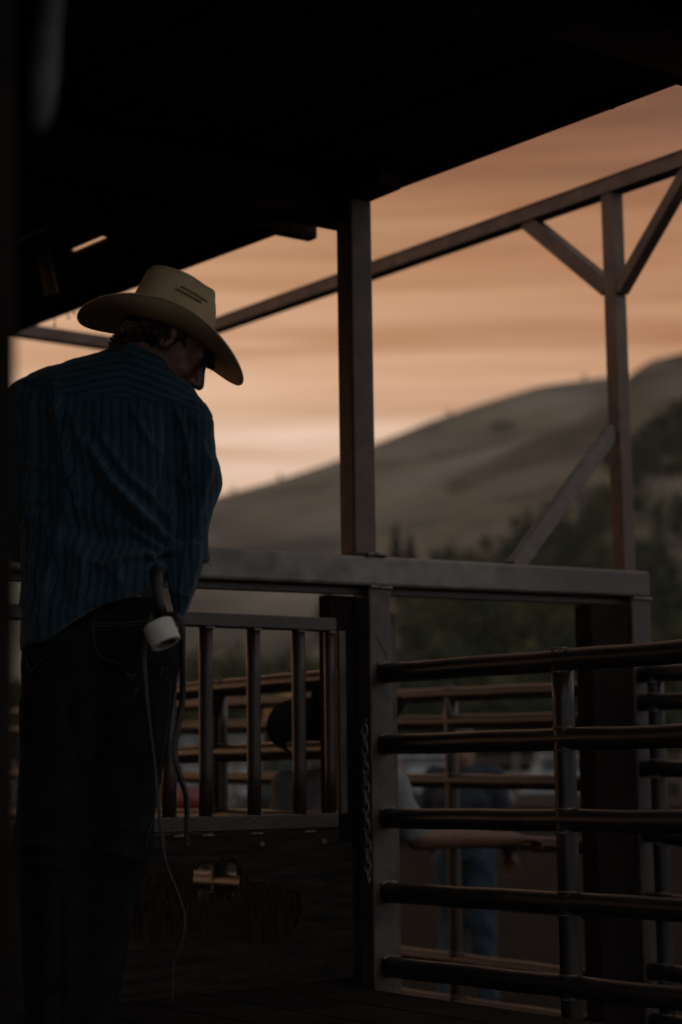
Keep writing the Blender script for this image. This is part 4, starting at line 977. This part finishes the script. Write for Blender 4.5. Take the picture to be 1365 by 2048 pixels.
def stitch(pts, name='pocket_seam', r=.0011, m=M_STITCH):
    P_ = []
    for (x0, y0), (x1, y1) in zip(pts, pts[1:]):
        n = max(2, int(math.hypot(x1 - x0, y1 - y0) / 4))
        for i in range(n): P_.append(onto_jeans(x0 + (x1 - x0) * i / n, y0 + (y1 - y0) * i / n))
    bm = bmesh.new()
    for a, b in zip(P_[0::1], P_[1::1]): add_tube(bm, [a, a.lerp(b, .72)], r, 4)
    bmesh.ops.recalc_face_normals(bm, faces=bm.faces); return bm_obj(name, bm, m, jeans)
stitch([(184, 1252), (250, 1252), (306, 1246)]); stitch([(184, 1246), (250, 1246), (306, 1240)])
stitch([(185, 1254), (190, 1290), (200, 1312), (262, 1336), (300, 1318), (308, 1300)]); stitch([(52, 1312), (60, 1345), (92, 1310)])
stitch([(343, 1350), (338, 1430), (322, 1530), (305, 1640), (290, 1700)], 'side_seam', .0009)
rs = random.Random(3); bm = bmesh.new()
for i in range(30):
    x, y = rs.choice(((rs.uniform(252, 288), rs.uniform(1343, 1360)), (rs.uniform(312, 338), rs.uniform(1328, 1362)), (rs.uniform(270, 280), rs.uniform(1360, 1395))))
    p = onto_jeans(x, y, .002); q = p + Vector((rs.uniform(-.012, .012), -.004, rs.uniform(-.012, .006))) * .7; add_tube(bm, [p, p.lerp(q, .5) + Vector((.002, -.003, .003)), q], [.0006, .0005, .0003], 4)
o = bm_obj('frayed_threads', bm, M_THREAD, jeans); o['kind'] = 'stuff'
for sg, an in ((-1, ANL), (1, ANR)):
    def boot_fn(P, an=an):
        d = sd_cap(P, an + nv((0, 0, .05)), an + nv((.0, -.005, -.02)), .055, .045); d = smin(d, sd_cap(P, an + nv((0, .0, -.035)), an + nv((.015, .17, -.045)), .040, .030), .03)
        return smax(d, (DECK + .002) - P[..., 2], .004)
    sdf_obj('boot', boot_fn, an + nv((-.08, -.1, -.12)), an + nv((.1, .26, .13)), .007, M_LEATHD, man)

# ---- hair: cap under the hat, curls at the nape and a fringe
def hair_fn(P):
    Q = (P - HC) @ np.stack([Fh, Sh, Uh]).T
    d = sd_ell(Q, (-.020, 0, .030), (.103, .085, .093)); d = smax(d, Q[..., 0] - (.045 - .2 * np.abs(Q[..., 2])), .02)
    d = smin(d, sd_cap(Q, (-.085, -.045, -.045), (-.085, .045, -.045), .028), .025)
    d = smax(d, -sd_ell(Q, (.055, 0, -.07), (.075, .2, .085)), .01)
    d += .006 * np.sin(Q[..., 0] * 170 + 2 * np.sin(Q[..., 2] * 90)) * np.sin(Q[..., 2] * 150 + Q[..., 1] * 60)
    return d
hair = sdf_obj('hair', hair_fn, HC - .19, HC + .19, .0042, M_HAIR, man, 0)
rs = random.Random(21); bm = bmesh.new()
def curl_at(p, d, L, rr):
    p = Vector(p); d = Vector(d).normalized(); a = d.orthogonal().normalized(); b = d.cross(a); ph = rs.uniform(0, 6)
    add_tube(bm, [p + d * L * t + (a * math.cos(ph + 9 * t) + b * math.sin(ph + 9 * t)) * rr * (.4 + t) for t in np.linspace(0, 1, 9)], [.0022] * 7 + [.0016, .0006], 5)
for i in range(120):
    px_, py_ = rs.uniform(226, 300), 0; py_ = 655 + (300 - px_) * .16 + rs.uniform(-2, 34); curl_at(M(px_, py_, rs.uniform(-.05, .05)), (rs.uniform(-1, .1), rs.uniform(-.6, .3), rs.uniform(-1, .2)), rs.uniform(.012, .022), .0045)
for i in range(45):
    curl_at(M(rs.uniform(400, 416), rs.uniform(692, 718), rs.uniform(-.01, .06)), (rs.uniform(.2, 1), rs.uniform(-.4, .3), rs.uniform(-1, .0)), rs.uniform(.016, .030), .005)
for i in range(60):
    curl_at(M(rs.uniform(300, 345), rs.uniform(650, 680), rs.uniform(-.055, -.03)), (rs.uniform(-.5, .6), -.3, -1), rs.uniform(.015, .025), .004)
bmesh.ops.recalc_face_normals(bm, faces=bm.faces); bm_obj('curls', bm, M_HAIR, hair, True)['kind'] = 'stuff'

# ---- straw hat
bh = R(20.5); Fhat = Vector((math.cos(R(4)) * math.cos(bh), math.sin(R(4)) * math.cos(bh), -math.sin(bh)))
Uhat = Vector((math.sin(bh), 0, math.cos(bh))) + Vector((0, .13, 0))
hc = Vector(M(328, 665, .03))
hat, (hc, HF, HU, HS) = hat_mesh('straw_hat', hc, Fhat, Uhat, M_STRAW, man, a0=.106, b0=.086, a1=.210, b1=.190, curl=.030, dip=.036, ch=.140, band=M_STRAW, taco=2.0)
bm = bmesh.new()                                # rows of vent holes in the crown's side
for row, (fz, n0, n1) in enumerate(((.102, 15, 0), (.090, 23, 0))):
    for k in range(n0):
        f_ = -.008 + .066 * k / (n0 - 1) + (.012 if row == 0 else 0)
        cp = max(0, abs(f_) / .101) ** (1 / .82); sz = .0815 * (1 - cp * cp) ** .41 * (1 - .05 * cp)
        p = hc + HF * f_ + HS * (sz + .0012) + HU * (fz - .10 * f_)
        add_box(bm, p, HF, HS, HU, .0014, .009, .0036, 0)
o = bm_obj('vent_holes', bm, M_LEATHD, hat); o['kind'] = 'stuff'

# ---- roll of tape and leather straps at his back pocket
tl = thing('leather_strap', 'brown leather holder and two long thin straps hanging from the cowboy\'s back pocket', 'leather strap', Vector(M(326, 1160, -.15)))
yt = -.155
tube('holder', [M(322, 1152, yt + .03), M(326, 1168, yt), M(328, 1190, yt - .005), M(332, 1215, yt - .005), M(334, 1243, yt)], [.013, .0155, .012, .0125, .010], M_LEATH, tl, 12)
tube('holder_rim', [M(312, 1158, yt), M(326, 1163, yt - .018), M(339, 1158, yt), M(326, 1153, yt + .016), M(312, 1158, yt)], .0028, M_LEATH, tl, 6)
def ribbon(name, pts, w_, m, parent):
    P_ = [Vector(M(x, y, d)) for x, y, d in pts]; sm = []
    for i in range(len(P_) - 1):
        a, b, c, d = P_[max(0, i - 1)], P_[i], P_[i + 1], P_[min(len(P_) - 1, i + 2)]
        for k in range(6):
            t = k / 6; sm.append(.5 * ((2 * b) + (c - a) * t + (2 * a - 5 * b + 4 * c - d) * t * t + (3 * b - a - 3 * c + d) * t ** 3))
    sm.append(P_[-1]); bm = bmesh.new(); pr = None
    for i, p in enumerate(sm):
        t = (sm[min(i + 1, len(sm) - 1)] - sm[max(0, i - 1)]).normalized(); tw = .5 * math.sin(i * .23); s_ = Vector((math.cos(tw), math.sin(tw), 0)); s_ = (s_ - t * s_.dot(t)).normalized(); n_ = t.cross(s_)
        ww = (w_[0] + (w_[1] - w_[0]) * i / (len(sm) - 1)) * .5; q = [bm.verts.new(p + s_ * x + n_ * y) for x, y in ((-ww, -.0012), (ww, -.0012), (ww, .0012), (-ww, .0012))]
        if pr:
            for k in range(4): bm.faces.new((pr[k], pr[(k + 1) % 4], q[(k + 1) % 4], q[k]))
        else: bm.faces.new(q)
        pr = q
    bm.faces.new(pr); bmesh.ops.recalc_face_normals(bm, faces=bm.faces); return bm_obj(name, bm, m, parent, True)
ribbon('strap', [(352, 1244, yt - .02), (366, 1240, yt - .03), (377, 1258, yt - .03), (378, 1310, yt - .02), (377, 1400, yt), (368, 1460, yt), (362, 1505, yt), (372, 1550, yt), (384, 1590, yt), (386, 1640, yt), (385, 1692, yt + .01)], (.017, .012), M_LEATH, tl)
ribbon('strap', [(318, 1236, yt), (304, 1300, yt - .005), (306, 1380, yt), (312, 1450, yt), (322, 1530, yt), (328, 1590, yt), (337, 1660, yt), (345, 1720, yt), (368, 1780, yt), (381, 1830, yt), (374, 1880, yt), (359, 1920, yt), (357, 1992, yt)], (.012, .005), M_LEATH, tl)
tp_ = thing('tape_roll', 'roll of white tape hanging from the leather strap at the cowboy\'s hip', 'tape roll', Vector(M(340, 1281, yt - .03)))
ax = Vector((.40, -.20, -.89)).normalized(); tcn = Vector(M(341, 1280, yt - .04)); aa = ax.orthogonal().normalized(); ab2 = ax.cross(aa)
def ring(name, r_in, r_out, h, m):
    bm = bmesh.new(); n = 40; pr = [(r_in, -h), (r_in + .001, -h - .001), (r_out - .002, -h - .001), (r_out, -h + .001), (r_out, h - .001), (r_out - .002, h), (r_in + .001, h), (r_in, h - .001)]
    rg = [[bm.verts.new(tcn + (aa * math.cos(2 * math.pi * i / n) + ab2 * math.sin(2 * math.pi * i / n)) * r_ + ax * z_) for r_, z_ in pr] for i in range(n)]
    for i in range(n):
        for k in range(len(pr)): bm.faces.new((rg[i][k], rg[(i + 1) % n][k], rg[(i + 1) % n][(k + 1) % len(pr)], rg[i][(k + 1) % len(pr)]))
    bmesh.ops.recalc_face_normals(bm, faces=bm.faces); return bm_obj(name, bm, m, tp_, False)
ring('tape', .0235, .0345, .0255, M_TAPE); ring('card_core', .0215, .0234, .025, M_CARD)

# ---- people beyond the panels
def person(label, X, Y, H, yaw, lean, m_sh, m_tr, hat_m, arms, step=.0115, bare=True, hatk={}, head_pitch=.15, sw_=.19):
    """standing figure facing yaw (0 = +X); arms = ((elbow, wrist) per side in body axes f,s,u relative to the shoulder)"""
    Fv = nv((math.cos(yaw), math.sin(yaw), 0)); Sv = nv((math.sin(yaw), -math.cos(yaw), 0)); Uv = nv((0, 0, 1)); B = nv((X, Y, 0)); k = H / 1.75
    def J(f_, s_, u_): return B + (Fv * f_ + Sv * s_ + Uv * u_) * k
    t = thing('person', label, 'person', (X, Y, 0), 'people behind the pipe panels')
    lf = lean
    neck = J(lf * .55, 0, 1.47); shR, shL = J(lf * .5, sw_, 1.42), J(lf * .5, -sw_, 1.42); pel = J(0, 0, .95); kn = [J(.03, s * .10, .50) for s in (1, -1)]; an = [J(-.02 + .06 * s, s * .11, .08) for s in (1, -1)]
    hF = Fv * math.cos(head_pitch) - Uv * math.sin(head_pitch); hU = np.cross(Sv, hF); hc_ = J(lf * .65, 0, 1.62)
    A = []
    for sh, (e, w_), sg in ((shR, arms[0], 1), (shL, arms[1], -1)):
        el = sh + (Fv * e[0] + Sv * e[1] * sg + Uv * e[2]); A.append((sh, el, el + (Fv * w_[0] + Sv * w_[1] * sg + Uv * w_[2]), sg, w_))
    def fn(P):
        d = head_sd(P, hc_, hF, hU, Sv, k); d = smin(d, sd_cap(P, hc_ - hU * .07 - hF * .02, neck, .05, .055), .03)
        d = smin(d, sd_cap(P, shR, shL, .055), .04); d = smin(d, sd_cap(P, J(lf * .45, .07, 1.28), J(lf * .45, -.07, 1.28), .105), .06); d = smin(d, sd_cap(P, J(lf * .4, 0, 1.25), pel, .115, .115), .06); d = smin(d, sd_cap(P, J(0, .08, .93), J(0, -.08, .93), .095), .05)
        for (s0, e0, w0, sg, wv) in A:
            d = smin(d, sd_cap(P, s0, e0, .05, .04), .02); d = smin(d, sd_cap(P, e0, w0, .043, .027), .012); d = smin(d, hand_sd(P, w0, w0 - e0 + (w0 - e0) * 0, -Uv * 1.0 + Fv * .01, .62, sg, 1.02), .012)
        for s_ in (0, 1):
            d = smin(d, sd_cap(P, J(0, .09 * (1 - 2 * s_), .88), kn[s_], .08, .055), .03); d = smin(d, sd_cap(P, kn[s_], an[s_], .055, .04), .02); d = smin(d, sd_cap(P, an[s_], an[s_] + Fv * .14 - Uv * .045, .035, .028), .02)
        return d
    pts = np.array([q for (s0, e0, w0, sg, wv) in A for q in (s0, e0, w0, w0 + (w0 - e0) * .75)] + [J(0, .25, 0), J(0, -.25, 0), J(.25, 0, 0), J(-.2, 0, 0), hc_ + .16, hc_ - .16])
    lo = pts.min(0) - .09; hi = pts.max(0) + .09; lo[2] = 0
    sdf_obj('body', fn, lo, hi, step, M_SKIN, t)
    def sh_fn(P):
        d = sd_cap(P, shR, shL, .068); d = smin(d, sd_cap(P, neck, J(lf * .5, 0, 1.40), .068, .09), .03); d = smin(d, sd_cap(P, J(lf * .45, .08, 1.27), J(lf * .45, -.08, 1.27), .122), .06); d = smin(d, sd_cap(P, J(lf * .4, .03, 1.25), J(0, .03, .92), .13, .135), .06); d = smin(d, sd_cap(P, J(lf * .4, -.03, 1.25), J(0, -.03, .92), .13, .135), .06)
        for (s0, e0, w0, sg, wv) in A: d = smin(d, sd_cap(P, s0, s0 + (e0 - s0) * (.82 if bare else 1.0), .066, .058), .03)
        if not bare:
            for (s0, e0, w0, sg, wv) in A: d = smin(d, sd_cap(P, e0, e0 + (w0 - e0) * .9, .056, .042), .02)
        d = smax(d, (.90 * k) - P[..., 2], .01)
        return d + .004 * np.sin(P[..., 2] * 42 + 3 * np.sin(P[..., 0] * 20 + P[..., 1] * 17))
    sdf_obj('shirt', sh_fn, lo, hi, .0125, m_sh, t)
    def tr_fn(P):
        d = sd_cap(P, J(0, .08, .94), J(0, -.08, .94), .115)
        for s_ in (0, 1): d = smin(d, sd_cap(P, J(0, .09 * (1 - 2 * s_), .88), kn[s_], .105, .078), .03); d = smin(d, sd_cap(P, kn[s_], an[s_] - Uv * .01, .078, .066), .03)
        return smax(d, P[..., 2] - .99 * k, .006) + .004 * np.sin(P[..., 2] * 38 + 3 * np.sin(P[..., 0] * 22))
    sdf_obj('trousers', tr_fn, lo, hi, .0125, m_tr, t)
    for s_ in (0, 1):
        a = an[s_]
        sdf_obj('boot', lambda P: smax(smin(sd_cap(P, a + Uv * .06, a - Uv * .02, .052, .046), sd_cap(P, a - Uv * .035, a + Fv * .17 - Uv * .045, .042, .032), .03), .002 - P[..., 2], .004), a + nv((-.26, -.26, -.1)), a + nv((.26, .26, .13)), .012, M_LEATHD, t)
    if hat_m is not None:
        hat_mesh('hat', Vector(hc_ + hU * .062 * k), Vector(hF), Vector(hU), hat_m, t, **hatk)
    else:
        sdf_obj('hair', lambda P: smax(sd_ell((P - hc_) @ np.stack([hF, Sv, hU]).T / k, (-.018, 0, .045), (.103, .084, .09)), ((P - hc_) @ np.stack([hF, Sv, hU]).T)[..., 0] - .05, .01), hc_ - .17, hc_ + .17, .008, M_HAIR, t)
    return t
# man at the pipe panel in grey: hand reaching to the far rail on the right
gx = at(684, 1500, 6.72)
g_el = at(836, 1676, 6.62); g_wr = at(1030, 1678, 6.95)
yaw2 = R(-104)
def rel(p, q, yaw):
    d = np.array([q[i] - p[i] for i in range(3)]); return (d[0] * math.cos(yaw) + d[1] * math.sin(yaw), d[0] * math.sin(yaw) - d[1] * math.cos(yaw), d[2])
k2 = 1.66 / 1.75
shR2 = (gx.x + k2 * (math.cos(yaw2) * .04 - math.sin(yaw2) * 0.19), gx.y + k2 * (math.sin(yaw2) * .04 + math.cos(yaw2) * 0.19), 1.42 * k2)
e2 = rel(shR2, g_el, yaw2); w2 = rel(g_el, g_wr, yaw2)
person('person in grey shirt and wide black hat with one forearm reaching to a rail', gx.x, gx.y, 1.66, yaw2, .08, M_GREY, M_DENIM, M_BLACK,
       (((.04, .06, -.28), (.20, -.02, -.10)), ((e2[0], -e2[1], e2[2]), (w2[0], -w2[1], w2[2]))), .0095, True, dict(a1=.262, b1=.300, curl=.03, dip=.02, a0=.105, b0=.088, taco=2.2, ch=.115), .42, 0.19)
p3 = at(575, 1500, 9.9)
person('person in teal shirt and tan straw hat behind the bars, left of the black hat', p3.x, p3.y, 1.74, R(200), .02, M_TEAL, M_DENIML, M_STRAWF,
       (((.03, .07, -.28), (.16, 0, -.14)), ((.03, .07, -.28), (.16, 0, -.14))), .0125, False, dict(a1=.20, b1=.20, curl=.02, dip=.015, band=M_LEATHD))
p4 = at(935, 1900, 11.3)
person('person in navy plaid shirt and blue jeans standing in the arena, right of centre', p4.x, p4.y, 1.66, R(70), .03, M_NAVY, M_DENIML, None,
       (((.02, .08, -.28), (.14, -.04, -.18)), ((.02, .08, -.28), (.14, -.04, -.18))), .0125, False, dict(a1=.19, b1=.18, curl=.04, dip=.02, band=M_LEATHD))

# ------------------------------------------------------------------ evening haze: one even box of air round everything
bm = bmesh.new(); add_box(bm, (0, 245, 72.5), Vector((1, 0, 0)), Vector((0, 1, 0)), Z, 1820, 1320, 147, 0)
hz = bpy.data.materials.new('evening_haze'); hz.use_nodes = True; t_ = hz.node_tree; t_.nodes.clear()
pv = t_.nodes.new('ShaderNodeVolumePrincipled'); pv.inputs['Color'].default_value = (.86, .88, .90, 1); pv.inputs['Density'].default_value = .00028; pv.inputs['Anisotropy'].default_value = .68
ho = t_.nodes.new('ShaderNodeOutputMaterial'); t_.links.new(pv.outputs[0], ho.inputs['Volume'])
o = bm_obj('haze', bm, hz); o['kind'] = 'stuff'
